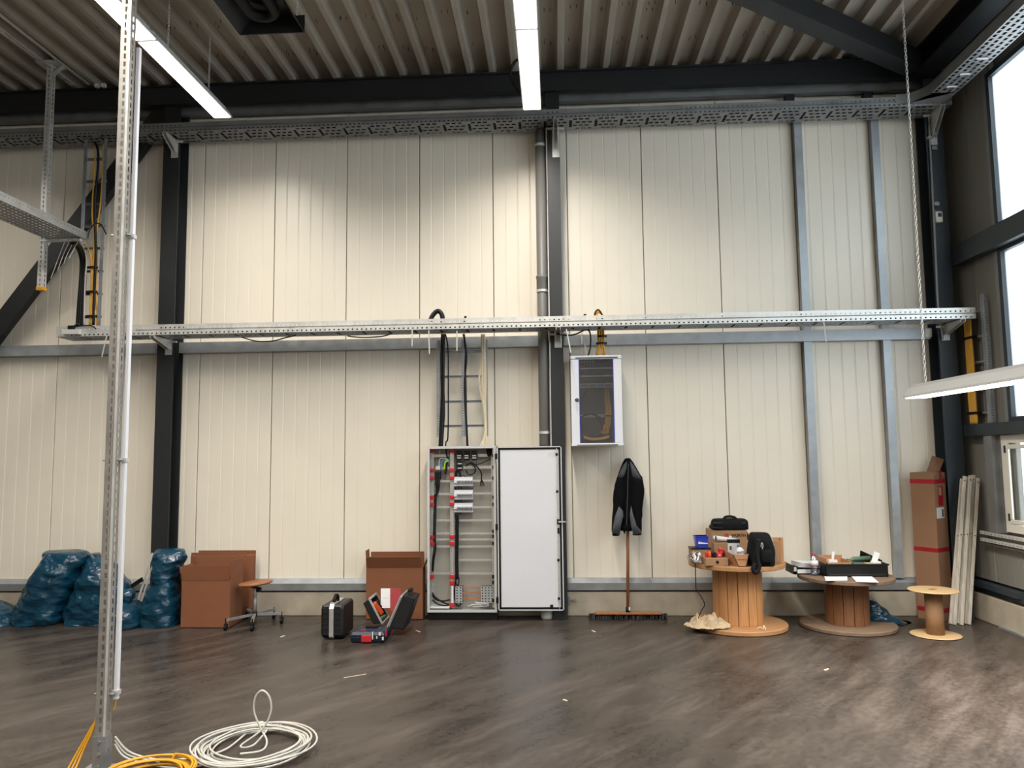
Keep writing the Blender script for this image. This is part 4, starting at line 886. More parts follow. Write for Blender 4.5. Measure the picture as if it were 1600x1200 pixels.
# ================================================================== stool on castors
sp = G(399, 975); Ys = -.52; sx = W(399, 911, Ys).x; sz = W(399, 911, Ys).z
t = thing('roller_stool', 'work stool with round wooden seat and castors beside brown carton', 'stool', (sx, Ys, 0))
rs = abs(W(425, 911, Ys).x - W(374, 911, Ys).x) / 2
b = B().lathe([(.01, -.016), (rs * .9, -.016), (rs, -.006), (rs, .006), (rs * .93, .014), (.01, .010)], 36, (0, 0, 0)); 
for p in b.v: q = Matrix.Rotation(-.09, 3, 'Y') @ p; p.x, p.y, p.z = q.x + sx, q.y + Ys, q.z + sz
b.build('seat', m_handle, t, smooth=True)
B().tube([(sx, Ys, sz - .02), (sx, Ys, sz - .15)], .014, 12).build('post', m_zinc, t, smooth=True)
B().tube([(sx, Ys, sz - .13), (sx, Ys, .12)], .020, 12).build('post', m_galvd, t, smooth=True)
B().lathe([(.024, .085), (.03, .10), (.03, .125), (.022, .135)], 14, (sx, Ys, 0)).build('hub', m_black, t, smooth=True)
B().tube([(sx + .02, Ys, sz - .065), (sx + .06, Ys, sz - .07)], .026, 12).build('clamp_knob', m_black, t); B().box(sx - .03, sx + .02, Ys - .03, Ys + .03, sz - .05, sz - .018).build('seat_bracket', m_black, t)
for k, (fx, fy) in enumerate(((352.5, 985), (394, 986), (440, 974), (428, 966.5), (385, 967))):
    g = G(fx, fy); e = Vector((g.x, g.y, .1)); hubp = Vector((sx, Ys, .11)); lg = B().bar(hubp, e, .03, .022).build('leg', m_galvd if k in (0, 2) else m_galvd, t)
    cb_ = B().tube([(g.x - .012, g.y, .028), (g.x + .012, g.y, .028)], .028, 14).tube([(g.x, g.y, .03), (g.x, g.y, .12)], .007, 6).box(g.x - .02, g.x + .02, g.y - .005, g.y + .02, .05, .062)
    cb_.build('castor', m_rubber, t)
# ================================================================== tool cases
g0 = G(501, 1000); g1 = G(533, 1000); Yc = G(515, 1000).y; hz_ = W(510, 946, Yc).z; dp = .40; xm = (g0.x + g1.x) / 2
t = thing('tool_suitcase', 'closed black tool case with aluminium band standing upright on floor', 'case', (xm, Yc, 0))
def rshell(xa, xb, y0, y1, z0, z1, c):
    pts = [(y0 + c, z0), (y1 - c, z0), (y1, z0 + c), (y1, z1 - c), (y1 - c, z1), (y0 + c, z1), (y0, z1 - c), (y0, z0 + c)]
    i = .012; cy_, cz_ = (y0 + y1) / 2, (z0 + z1) / 2; out = [(xa, 1.0), (xb - .02 if xb > xa else xb + .02, 1.0), (xb, .93)]
    return B().loft([[Vector((x, cy_ + (y - cy_) * f, cz_ + (z - cz_) * f)) for y, z in pts] for x, f in out])
fw = (g1.x - g0.x); bx_ = g0.x + fw * .40; bw = fw * .22
rshell(bx_, g0.x, Yc, Yc + dp, .012, hz_, .03).build('shell', m_case, t); rshell(bx_ + bw, g1.x + .015, Yc, Yc + dp, .012, hz_, .03).build('shell', m_case, t)
B().prism([(y, z) for y, z in [(Yc + .02, .008), (Yc + dp - .02, .008), (Yc + dp + .004, .03), (Yc + dp + .004, hz_ - .02), (Yc + dp - .02, hz_ + .004), (Yc + .025, hz_ + .004), (Yc - .006, hz_ - .03), (Yc - .006, .03)]], 'x', bx_, bx_ + bw).build('aluminium_band', m_alu, t, bevel=.004)
for k in range(6):
    z = .05 + k * .05
    B().box(g0.x + .012, bx_ - .005, Yc - .007, Yc + .002, z, z + .012).box(bx_ + bw + .008, g1.x - .01, Yc - .007, Yc + .002, z, z + .012).build('rib', m_case, t)
hx_ = bx_ + bw / 2; hy_ = Yc + .16
B().tube(smoothpath([(hx_, hy_ - .06, hz_ - .005), (hx_, hy_ - .055, hz_ + .045), (hx_, hy_, hz_ + .07), (hx_, hy_ + .055, hz_ + .045), (hx_, hy_ + .06, hz_ - .005)], 5), .017, 8).build('handle', m_rubber, t, smooth=True)
for y in (Yc + .05, Yc + .30): B().box(hx_ - .025, hx_ + .025, y - .02, y + .02, hz_ + .002, hz_ + .014).build('latch', m_zinc, t)
# navy tool box
g0 = G(547, 1004); g1 = G(601, 1005); Yc = G(575, 1005).y; z1 = W(575, 988, Yc).z
t = thing('power_tool_box', 'navy plastic tool box with red latch lying before open case', 'case', ((g0.x + g1.x) / 2, Yc, 0))
B().hexa([(g0.x + .012, Yc + .01, .002), (g1.x - .012, Yc + .01, .002), (g1.x - .012, Yc + .31, .002), (g0.x + .012, Yc + .31, .002)], [(g0.x, Yc, z1 * .62), (g1.x, Yc, z1 * .62), (g1.x, Yc + .32, z1 * .62), (g0.x, Yc + .32, z1 * .62)]).build('base', m_navy, t, bevel=.012)
B().hexa([(g0.x - .004, Yc - .004, z1 * .64), (g1.x + .004, Yc - .004, z1 * .64), (g1.x + .004, Yc + .324, z1 * .64), (g0.x - .004, Yc + .324, z1 * .64)], [(g0.x + .02, Yc + .02, z1), (g1.x - .02, Yc + .02, z1), (g1.x - .02, Yc + .30, z1), (g0.x + .02, Yc + .30, z1)]).build('lid', m_navy, t, bevel=.012)
q = rect(565, 992.5, 580.5, 1004, Yc); B().box(q[0], q[1], Yc - .018, Yc + .002, q[2] + .006, q[3]).build('latch', m_red, t, bevel=.004); B().box(q[0] + .02, q[1] - .02, Yc - .021, Yc - .017, q[2] + .008, q[2] + .02).build('latch_recess', m_redtape, t)
B().box(g0.x + .06, g1.x - .06, Yc + .10, Yc + .19, z1 - .004, z1 + .008).build('top_plate', m_navy, t, bevel=.006); B().box(g0.x + .09, g0.x + .14, Yc + .06, Yc + .09, z1 - .002, z1 + .004).build('badge', m_redtape, t)
B().box(g0.x + .12, g1.x - .1, Yc + .13, Yc + .16, z1 + .006, z1 + .03).build('handle', m_rubber, t, bevel=.006)
for x0, x1, y0, y1 in ((581.5, 583, 987, 999), (592, 595, 988, 993), (597, 599.5, 995, 1000), (588, 589.5, 994, 998)):
    q = rect(x0, y0, x1, y1, Yc); B().box(q[0], q[1], Yc - .006, Yc + .004, q[2], q[3]).build('scuffed_sticker', m_paper, t)
q = rect(600.5, 982, 603, 990, Yc + .05); B().box(g1.x - .002, g1.x + .006, Yc + .04, Yc + .08, .05, .11).build('side_clip', m_red, t)
# open tool case: two shells in a V
Yv = -1.02; dv_ = .30
t = thing('open_tool_case', 'black tool case opened in a V with orange tool inside, before carton', 'case', tuple(W(609, 985, Yv)))
def q2(x, y, Y=Yv): p = W(x, y, Y); return Vector((p.x, 0, p.z))
def shell(A, D, Ao, Do, nm='shell'):
    """open shell: rim line A-D, outer line Ao-Do, extruded in depth"""
    A, D, Ao, Do = [Vector(p) for p in (A, D, Ao, Do)]; b = B(); y0, y1 = Yv, Yv + dv_
    def pt(p, y): return (p.x, y, max(.006, p.z))
    k = .010; dd = (Do - Ao).normalized(); tt = (A - Ao).normalized()
    b.prism([(p.x, max(.006, p.z)) for p in (Ao, Do, Do + tt * k, Ao + tt * k)], 'y', y0, y1)
    b.prism([(p.x, max(.006, p.z)) for p in (A, Ao, Ao + dd * k, A + dd * k)], 'y', y0, y1)
    b.prism([(p.x, max(.006, p.z)) for p in (D, Do, Do - dd * k, D - dd * k)], 'y', y0, y1)
    for y in (y0, y1 - k): b.prism([(p.x, max(.006, p.z)) for p in (A, D, Do, Ao)], 'y', y, y + k)
    return b.build(nm, m_case, t, bevel=.003)
LA, LD, LAo, LDo = q2(577, 936), q2(597, 974), q2(567.5, 943), q2(583, 975)
shell(LA, LD, LAo, LDo)
RA, RD, RAo, RDo = q2(628, 931), q2(606, 982), q2(648, 936), q2(631, 984)
shell(RA, RD, RAo, RDo)
def rim(A, D, s):
    y0, y1 = Yv, Yv + dv_; b = B(); 
    for y in (y0 - .004, y1 - .008): b.bar((A.x, y, A.z), (D.x, y, max(.012, D.z)), .012, .03, up=(0, 1, 0)) if False else b.bar((A.x, y + .006, A.z), (D.x, y + .006, max(.012, D.z)), .016, .016)
    b.bar((A.x, y0, A.z), (A.x, y1, A.z), .016, .016); b.bar((D.x, y0, max(.012, D.z)), (D.x, y1, max(.012, D.z)), .016, .016); return b
rim(LA, LD, 1).build('aluminium_rim', m_alu, t)
rim(RA, RD, 1).bar(wy(626.5, 932, Yv - .004), wy(604.5, 981, Yv - .004), .012, .05, up=(0, 1, 0)).build('aluminium_rim', m_alu, t)
B().bar(tuple(q2(637, 926) + Vector((0, Yv + .1, 0))), tuple(q2(637, 926) + Vector((0, Yv + .2, 0))), .04, .03).build('handle', m_rubber, t, bevel=.006)
ins = (LAo + LDo) / 2; nn = (LA - LAo).normalized(); du = (LD - LA).normalized()
c0 = (LA + LD) / 2 - nn * .012
B().bar(tuple(c0 - du * .075 + Vector((0, Yv + .10, 0))), tuple(c0 + du * .06 + Vector((0, Yv + .17, 0))), .045, .05).build('orange_drill', m_orange, t, bevel=.008)
B().bar(tuple(c0 - du * .08 + Vector((0, Yv + .2, 0))), tuple(c0 + du * .03 + Vector((0, Yv + .24, 0))), .04, .04).build('grinder', m_case, t, bevel=.008)
B().bar(tuple(c0 + du * .09 + Vector((0, Yv + .05, 0))), tuple(c0 + du * .1 + Vector((0, Yv + .24, 0))), .03, .03).build('green_tool', m_green, t, bevel=.006)
# manuals leaning on the big carton
t = thing('manual', 'opened manual with white and red pages leaning on the big carton', 'booklet', tuple(W(610, 945, -.72)))
def page(x0, y0, x1, y1, m, nm, Y0=-.74, Y1=-.80):
    A, Bq, C, D = W(x0, y0, Y0), W(x1, y0, Y0), W(x1, y1, Y1), W(x0, y1, Y1); n = Vector((0, .004, 0))
    return B().hexa([A, Bq, Bq + n, A + n], [D, C, C + n, D + n]).build(nm, m, t)
page(595, 919.5, 609.5, 950, m_paper, 'white_page'); pr_ = page(610, 919.5, 626, 955, m_redtape, 'red_page')
for k in range(3): page(597, 925 + 4.5 * k, 606, 926.2 + 4.5 * k, m_lgrey, 'print_block', -.746 - .012 * k, -.747 - .012 * k)
# ================================================================== foreground post, conduit and coils
GY = -4.27
t = thing('strut_post', 'tall slotted zinc post standing in the left foreground', 'post', (-2.58, GY, 0))
px0, px1 = -2.605, -2.545
slotted(B(), px0, px1, GY, GY + .055, .0, 6.1, .05, .03, .013).build('strut_profile', m_strut, t, solid=.0025)
B().box(px1 - .012, px1 + .001, GY - .004, GY - .001, .15, 6.1).build('front_lip', m_zinc, t)
b = slotted(B(), px0 - .006, px1 + .005, GY - .006, GY + .06, 0, .20, .09, .012, .008); b.build('foot_sleeve', m_galvd, t, solid=.003)
B().box(px0 - .08, px1 + .08, GY - .06, GY + .12, 0, .008).build('base_plate', m_galvd, t)
B().box(px0 - .08, px1 + .08, GY - .06, GY + .12, 6.09, 6.1).build('head_plate', m_galvd, t)
for z in (.04, .105, .17): B().tube([(px0 + .03, GY - .016, z), (px0 + .03, GY - .004, z)], .010, 6).build('bolt', m_galvd, t)
for z in (3.08, 1.74, .42): B().tube([(px0 - .03, GY + .03, z), (px0, GY + .03, z)], .006, 6).tube([(px1, GY + .03, z), (px1 + .03, GY + .03, z)], .009, 6).build('bolt', m_galvd, t)
t2 = thing('cable_conduit', 'white plastic conduit strapped to back of the tall slotted post', 'conduit', (px1 + .02, GY + .07, .37))
zt = 4.27; zb_ = W(190, 1092, GY + .07).z
B().box(px1 + .006, px1 + .030, GY + .055, GY + .08, zb_, zt).build('duct', m_white, t2, bevel=.003)
for z in (3.08, 1.74, .42): B().box(px1 - .004, px1 + .036, GY + .05, GY + .085, z - .012, z + .012).build('clip', m_zinc, t2)
B().tube(smoothpath([(px1 + .018, GY + .067, zb_ + .01), (px1 + .014, GY + .067, zb_ - .03), (px1 + .006, GY + .066, zb_ - .06)], 4), .004, 6).build('wire_end', m_yel, t2)
# coils
gc = G(397, 1172); R = .345
random.seed(4)
pts = []; n = 12
lead = smoothpath([(px1 + .01, GY + .08, .17), (px1 + .08, GY + .12, .07), (px1 + .22, GY + .17, .012), (-2.15, GY + .20, .010), (-2.0, GY + .33, .010), (gc.x - .12, gc.y + .30, .02), (gc.x + .05, gc.y + R * 1.02, .03)], 8)
coil = []
for i in range(n * 40):
    a = PI / 2 - 2 * PI * i / 40; k = i / 40
    r = R - .085 * (.5 + .5 * math.sin(k * 2.4 + .6)) - .012 * math.sin(k * 7.1 + a); ox = .022 * math.sin(k * 1.7); oy = .02 * math.cos(k * 2.1)
    coil.append((gc.x + ox + r * math.cos(a), gc.y + oy + r * math.sin(a), .014 + .008 * (k % 5) + .006 * math.sin(3 * a + k)))
lx = W(405, 1080, gc.y).x; top = W(404, 1079, gc.y + .05).z
loop = smoothpath([coil[-1], (gc.x + .02, gc.y - .05, .05), (lx - .10, gc.y - .02, .03), (lx + .01, gc.y + .03, top * .33), (lx + .055, gc.y + .05, top * .62), (lx + .045, gc.y + .05, top * .88), (lx, gc.y + .05, top), (lx - .042, gc.y + .05, top * .88), (lx - .048, gc.y + .05, top * .62), (lx, gc.y + .04, top * .33), (lx + .06, gc.y - .02, .06), (lx + .075, gc.y - .14, .05), (lx - .02, gc.y - .22, .06)], 7)
tag(B().tube(lead[:-1] + coil + loop, .0062, 7).build('cable_coil', m_cw, smooth=True), 'white cable coil on foreground floor with one loop standing up', 'cable')
w2 = [smoothpath([(px1 + .01, GY + .08, .15 - .02 * k), (px1 + .07, GY + .11 - .03 * k, .06), (px1 + .2, GY + .15 - .05 * k, .012), (-2.2 + .04 * k, GY + .09 - .03 * k, .01), (-2.02, GY + .12 - .02 * k, .012), (gc.x - .25, GY + .16 - .02 * k, .012), (gc.x - .1, gc.y - .27 + .02 * k, .02)], 6) for k in range(2)]
t = thing('cable_pair', 'two white cables lying between the slotted post and the coil', 'cable', (-2.2, GY + .1, 0))
for q in w2: B().tube(q, .0055, 6).build('cable', m_cw, t, smooth=True)
gy_ = G(231, 1222); R = .235; pts = []
for i in range(13 * 36):
    a = PI / 2 + 2 * PI * i / 36; k = i / 36; r = R - .05 * (.5 + .5 * math.sin(k * 2.1)) - .008 * math.sin(k * 5 + a)
    pts.append((gy_.x + .01 * math.sin(k * 1.3) + r * 1.0 * math.cos(a), gy_.y + .01 * math.cos(k) + r * math.sin(a), .012 + .009 * (k % 6)))
tag(B().tube(pts, .006, 7).build('cable_coil', m_yel, smooth=True), 'yellow cable coil on floor at bottom edge beside the post', 'cable')
t = thing('cable_bundle', 'yellow cables hanging down left side of the slotted post', 'cable', (-2.7, GY, 0))
for k in range(3): B().tube(smoothpath([(px0 - .002, GY + .03, .34 - .02 * k), (px0 - .02 - .006 * k, GY + .02, .24), (px0 - .06 - .014 * k, GY + .0, .13), (px0 - .075 - .02 * k, GY - .04, .05), (px0 - .07 - .02 * k, GY - .10, .012), (px0 + .02 * k, GY - .2, .012)], 6), .006, 6).build('cable', m_yel, t, smooth=True)
# ================================================================== cable reels
def reel(label, cx_, cy_, r, rd, h, th, mf, mdrum, nst, name='cable_reel', drum_part='stave'):
    t = thing(name, label, 'cable reel', (cx_, cy_, 0)); c = (cx_, cy_, 0)
    B().lathe([(.03, .002), (r - .006, .002), (r, .008), (r, th - .006), (r - .006, th), (.03, th)], 56, c).build('bottom_flange', mf, t)
    B().lathe([(.03, h - th), (r - .006, h - th), (r, h - th + .006), (r, h - .006), (r - .006, h), (.03, h)], 56, c).build('top_flange', mf, t)
    if nst:
        b = B(); g = .0028 / rd; a0 = -PI / nst + g; a1 = PI / nst - g; pr_ = []
        for k in range(5): a = a0 + (a1 - a0) * k / 4; pr_.append((rd * math.cos(a), rd * math.sin(a)))
        for k in range(4, -1, -1): a = a0 + (a1 - a0) * k / 4; pr_.append(((rd - .025) * math.cos(a), (rd - .025) * math.sin(a)))
        b.T = Matrix.Translation((cx_, cy_, 0)); b.prism(pr_, 'z', th, h - th)
        st = b.build('stave', mdrum, t, bevel=.003); st.matrix_local = Matrix.Rotation(.1, 4, 'Z')
        for k in range(1, nst): place(st, t, Matrix.Rotation(.1 + 2 * PI * k / nst, 4, 'Z'))
        B().lathe([(rd - .03, th), (rd - .03, h - th)], 40, c).build('core', m_rubber, t)
    else:
        B().lathe([(rd, th), (rd, h - th)], 40, c).build('drum', mdrum, t, smooth=True)
    return t
R1 = dict(x=1.815, y=-.555, r=.475, h=W(1155, 888, -.56).z)
R1['h'] = .648
r1 = reel('large pale wooden cable reel used as table, covered with boxes', R1['x'], R1['y'], R1['r'], .243, R1['h'], .045, m_woodf, m_wood, 15)
R2 = dict(x=2.885, y=-.57, r=.455, h=.508)
r2 = reel('dark weathered cable reel used as table under the black crate', R2['x'], R2['y'], R2['r'], .208, R2['h'], .04, m_woodg, m_woodd, 13)
r3 = reel('small empty cable reel with plywood flanges and cardboard core', 3.565, -.93, .222, .079, .425, .012, m_ply, m_card2, 0)
B().box(3.52, 3.60, -.935, -.925, .425, .428).lathe([(.02, .4255), (.02, .428), (.001, .428)], 12, (3.56, -.93, 0)).build('printed_mark', m_woodd, r3)
T1 = R1['h'] + .001
def on1(px_, py_, Y): return W(px_, py_, Y)
# large carton with the maker's lettering
YB = -.38
q = rect(1112, 829, 1168, 884, YB)
t = thing('carton', 'brown carton with red emblem and black lettering on the pale reel', 'box', ((q[0] + q[1]) / 2, YB, T1))
ctop = q[3]
B().box(q[0], q[1], YB, YB + .30, T1, ctop).build('body', m_card2, t, bevel=.003)
B().hexa([(q[1] - .01, YB + .02, ctop), (q[1], YB + .02, ctop), (q[1], YB + .28, ctop), (q[1] - .01, YB + .28, ctop)], [(q[1] + .07, YB + .02, ctop - .13), (q[1] + .075, YB + .02, ctop - .13), (q[1] + .075, YB + .28, ctop - .13), (q[1] + .07, YB + .28, ctop - .13)]).build('flap', m_card2, t)
def lettering(txt, name, m, par, x0, x1, z0, y):
    cu = bpy.data.curves.new(name, 'FONT'); cu.body = txt; cu.extrude = .001; cu.offset = .025; o = bpy.data.objects.new('tmp', cu); COL.objects.link(o)
    bpy.context.view_layer.update(); me = bpy.data.meshes.new_from_object(o.evaluated_get(bpy.context.evaluated_depsgraph_get()))
    bpy.data.objects.remove(o)
    xs_ = [v.co.x for v in me.vertices]; w = max(xs_) - min(xs_); s = (x1 - x0) / w; inv = ROOT[par.name].inverted()
    for v in me.vertices: v.co = inv @ Vector((x0 + (v.co.x - min(xs_)) * s, y - v.co.z * .6, z0 + v.co.y * s * 1.0))
    me.materials.clear(); me.materials.append(m); ob = bpy.data.objects.new(name, me); COL.objects.link(ob); ob.parent = par; ROOT[ob.name] = ROOT[par.name]; return ob
la = W(1142.5, 838.0, YB); lb_ = W(1165, 838.0, YB)
lo_ = lettering('W\u00dcRTH', 'lettering', m_black, t, la.x, lb_.x, la.z - .004, YB - .002)
ea = W(1132, 833.5, YB); eb = W(1138.5, 838.5, YB); ew = (eb.x - ea.x) / 2
for k in range(2): B().prism([(ea.x + ew * k * 1.05, ea.z), (ea.x + ew * (k * 1.05 + .95), ea.z), (ea.x + ew * (k * .75 + .75), eb.z), (ea.x + ew * (k * .75 + .35), eb.z)], 'y', YB - .003, YB).build('emblem', m_red, t)
# laptop bag on the carton
YL = YB + .13
t = thing('laptop_bag', 'black laptop bag lying on the brown carton with lettering', 'bag', tuple(W(1139, 829, YL)))
t.location.z = ctop; ROOT[t.name] = Matrix.Translation((ROOT[t.name].translation.x, YL, ctop))
dzc = ctop + .004 - W(1139, 829.5, YL).z
b = sil([(813, 1117, 1160, .3), (814.5, 1114, 1165, .7), (818, 1112.5, 1167, .95), (824, 1111.5, 1167.5), (828, 1111, 1167.5), (829.5, 1112, 1167, .97)], YL, .13, amp=.006, fr=8, n=44, ex=.5, seed=2)
for p in b.v: p.z += dzc
b.build('body', m_bagfab, t, smooth=True)
b = B().tube(smoothpath([p + Vector((0, 0, dzc)) for p in (W(1130, 815, YL - .03), W(1133, 811, YL - .03), W(1139, 810, YL - .03), W(1147, 811, YL - .03), W(1152, 815, YL - .03))], 5), .013, 8); b.build('handle', m_rubber, t, smooth=True)
b = B().tube(smoothpath([p + Vector((0, 0, dzc)) for p in (W(1114, 822, YL - .10), W(1109, 826, YL - .13), W(1116, 828, YL - .14), W(1130, 828.4, YL - .14))], 5), .01, 6); b.build('strap', m_rubber, t, smooth=True)
B().bar(W(1115, 820, YL - .12) + Vector((0, 0, dzc)), W(1165, 820, YL - .12) + Vector((0, 0, dzc)), .006).build('zip', m_fabg, t)
# backpack
YP = -.87
t = thing('backpack', 'black backpack standing on the pale reel with strap hanging over', 'backpack', (W(1190, 884, YP).x, YP, T1))
dzb = T1 + .004 - W(1190, 884.5, YP).z
b = sil([(834, 1176, 1195, .4), (836, 1173, 1198, .7), (843, 1171, 1203, .9), (852, 1170, 1206), (866, 1169, 1208), (878, 1168, 1208), (884.5, 1170, 1207, .95)], YP, .12, amp=.012, fr=7, n=44, ex=.6, seed=12)
for p in b.v: p.z += dzb
b.build('body', m_bagfab, t, smooth=True)
b = sil([(860, 1187, 1204, .6), (864, 1185, 1206), (878, 1185, 1206), (882, 1187, 1204, .7)], YP - .10, .05, amp=.006, fr=8, n=30, ex=.6, seed=15)
for p in b.v: p.z += dzb
b.build('front_pocket', m_bagfab, t, smooth=True)
B().tube(smoothpath(px([(1186, 842), (1183, 860), (1184, 876), (1186, 886), (1183, 893), (1179, 894), (1177, 888), (1180, 880)], R1['y'] - R1['r'] - .01), 5), .022, 8).build('strap', m_rubber, t, smooth=True)
B().tube(smoothpath(px([(1189, 855), (1190, 848), (1192, 852), (1191, 858)], YP - .14), 4), .005, 6).build('zip_pull', m_zinc, t)
for y in (868, 876): q = rect(1206, y - 1.5, 1208.5, y + 1.5, YP - .05); B().box(q[0], q[1], YP - .07, YP - .05, q[2], q[3]).build('buckle', m_lgrey, t)
b = B().bar(wy(1203, 845, YP), wy(1207, 841.5, YP), .008).bar(wy(1203, 847, YP), wy(1208, 845, YP), .008); b.build('strap_end', m_lgrey, t)
# boxes and small things on the pale reel
def block(name, label, cat, x0, y0, x1, y1, Y, dep, m, base=T1, bevel=.003, group=None):
    q = rect(x0, y0, x1, y1, Y); t = thing(name, label, cat, ((q[0] + q[1]) / 2, Y, base), 0, group); B().box(q[0], q[1], Y, Y + dep, base, q[3]).build('body', m, t, bevel=bevel); return t, q
t, q = block('carton', 'light-edged brown box standing at right behind the backpack', 'box', 1207, 845, 1220, 884, -.74, .02, m_card2)
B().box(q[1], q[1] + .028, -.74, -.72, T1, q[3] + .03).box(q[0] - .02, q[1] + .028, -.72, -.705, T1, q[3] + .03).build('light_edge', m_cardin, t)
t, q = block('carton', 'plain brown box with dark lid edge under the blue bin', 'box', 1081, 858.5, 1111, 880, -.62, .18, m_card2)
B().box(q[0] - .004, q[1] + .004, -.624, -.436, q[3], q[3] + .012).build('lid_edge', m_black, t); bz = q[3] + .012
t = thing('storage_bin', 'bright blue storage bin standing on the plain brown box', 'bin', (W(1096, 858, -.59).x, -.59, bz))
q = rect(1087, 838, 1107, 858, -.60); zt_ = q[3]
B().hexa([(q[0] + .016, -.60, bz), (q[1] - .006, -.60, bz), (q[1] - .006, -.47, bz), (q[0] + .016, -.47, bz)], [(q[0], -.605, zt_), (q[1], -.605, zt_), (q[1], -.46, zt_), (q[0], -.46, zt_)]).build('body', m_bluep, t, bevel=.004)
B().box(q[0] - .003, q[1] + .003, -.611, -.457, zt_ - .008, zt_).build('rim', m_bluep, t)
def onbin(x, y): p = W(x, y, -.605); return (p.x, p.z)
B().prism([onbin(1091.5, 846), onbin(1094, 847), onbin(1106, 848.5), onbin(1105.5, 850), onbin(1091, 850)], 'y', -.610, -.602).build('white_wedge', m_paper, t)
t, q = block('tool_crate', 'low wooden box with round black hole at front of pale reel', 'box', 1102.5, 872.5, 1138, 885, -.92, .22, m_card2)
p = W(1121, 878.5, -.92); B().prism([(p.x + .015 * math.cos(2 * PI * k / 16), p.z + .015 * math.sin(2 * PI * k / 16)) for k in range(16)], 'y', -.922, -.918).build('finger_hole', m_black, t)
z2 = q[3]
for i, (x0, x1, hgt, mm, lb) in enumerate(((1101.5, 1106, .05, m_red, 'red can leftmost of the red parts on low wooden box'), (1106, 1111.5, .045, m_orange, 'orange-red can second of the parts on the low wooden box'))):
    xa, xb = W(x0, 870, -.85).x, W(x1, 870, -.85).x; r_ = (xb - xa) / 2
    tag(B().lathe([(r_ * .8, z2), (r_, z2 + .008), (r_, z2 + hgt), (r_ * .6, z2 + hgt + .012), (.002, z2 + hgt + .012)], 18, ((xa + xb) / 2, -.85, 0)).build('can', mm, smooth=True), lb, 'can')
q = rect(1112, 863, 1119, 872, -.85); tag(B().box(q[0], q[1], -.87, -.81, z2, z2 + .05).build('battery_pack', m_black, bevel=.006), 'black battery pack between red parts on low wooden box', 'battery')
t = thing('junction_case', 'red two-tier plastic case on right end of low wooden box', 'case', (W(1125, 872, -.86).x, -.86, z2))
q = rect(1119.5, 864, 1129, 872, -.86); B().box(q[0], q[1], -.86, -.77, z2, z2 + .045).build('body', m_red, t, bevel=.005); q2_ = rect(1124, 859, 1131, 866, -.84); B().box(q2_[0], q2_[1], -.84, -.78, z2 + .04, z2 + .082).build('lid', m_red, t, bevel=.005); B().box(q[0] + .02, q[1] - .02, -.864, -.859, z2 + .015, z2 + .03).build('label', m_lgrey, t)
# inner box and packs in front of the lettered carton
t, q = block('carton', 'small brown box in front of the lettered carton, under the rolled papers', 'box', 1116, 848.5, 1150, 884, -.55, .14, m_card2)
zc_ = q[3]
t = thing('paper_roll', 'white rolled plans with dark end lying on the small brown box', 'paper', (W(1135, 842, -.52).x, -.52, zc_))
p, q_ = W(1115, 842, -.50), W(1150, 843, -.50); zq = zc_ + .012
B().tube([(p.x, -.50, zq + .034), (q_.x, -.47, zq + .004)], [.024, .019], 12).tube([(p.x + .02, -.455, zq + .036), (q_.x + .02, -.43, zq + .004)], .018, 10).build('sheet', m_paper, t, smooth=True)
B().box(p.x + .012, p.x + .024, -.526, -.518, zq + .012, zq + .055).build('dark_mark', m_black, t)
B().hexa([(W(1137, 838, -.45).x, -.46, zq + .01), (W(1146, 838, -.45).x, -.46, zq + .01), (W(1146, 838, -.45).x, -.45, zq + .01), (W(1137, 838, -.45).x, -.45, zq + .01)], [(W(1140, 838, -.45).x, -.46, zq + .05), (W(1142, 838, -.45).x, -.46, zq + .05), (W(1142, 838, -.45).x, -.45, zq + .05), (W(1140, 838, -.45).x, -.45, zq + .05)]).build('corner_fold', m_paper, t)
YW = -.72
q = rect(1138, 848, 1156, 874, YW)
t = thing('parts_pack', 'white packet with black header standing behind the tapered brown bin', 'packet', ((q[0] + q[1]) / 2, YW, T1))
B().box(q[0], q[1], YW, YW + .03, T1, q[3]).build('packet', m_paper, t, bevel=.004); B().box(q[0] - .004, q[1] + .004, YW - .004, YW + .034, q[3], q[3] + .03).build('header', m_black, t)
q_ = rect(1140, 853, 1143, 859, YW); B().box(q_[0], q_[1], YW - .003, YW, q_[2], q_[3]).build('print_block', m_fabg, t)
q_ = rect(1151.5, 851, 1154.5, 860, YW); B().box(q_[0], q_[1], YW - .003, YW, q_[2], q_[3]).build('print_block', m_bluec, t)
YT = -.98
t = thing('tapered_bin', 'tapered open brown cardboard bin at front edge of the pale reel', 'bin', (W(1157, 880, YT).x, YT, T1))
q = rect(1145.5, 867.5, 1171, 886, YT); w = .006
B().hexa([(q[0] + .05, YT, T1), (q[1] - .03, YT, T1), (q[1] - .03, YT + w, T1), (q[0] + .05, YT + w, T1)], [(q[0], YT, T1 + .115), (q[1], YT, T1 + .115), (q[1], YT + w, T1 + .115), (q[0], YT + w, T1 + .115)]).hexa([(q[0] + .05, YT, T1), (q[0] + .056, YT, T1), (q[0] - .03, YT + .24, T1), (q[0] - .036, YT + .24, T1)], [(q[0], YT, T1 + .115), (q[0] + w, YT, T1 + .115), (q[0] - .08, YT + .24, T1 + .16), (q[0] - .086, YT + .24, T1 + .16)]).hexa([(q[1] - .036, YT, T1), (q[1] - .03, YT, T1), (q[1] - .03, YT + .24, T1), (q[1] - .036, YT + .24, T1)], [(q[1] - w, YT, T1 + .115), (q[1], YT, T1 + .115), (q[1], YT + .24, T1 + .11), (q[1] - w, YT + .24, T1 + .11)]).box(q[0] + .05, q[1] - .03, YT, YT + .23, T1, T1 + .006).build('body', m_cardin, t)
B().box(q[0] + .03, q[1] - .03, YT - .006, YT, T1 + .07, T1 + .078).build('fold', m_card2, t)
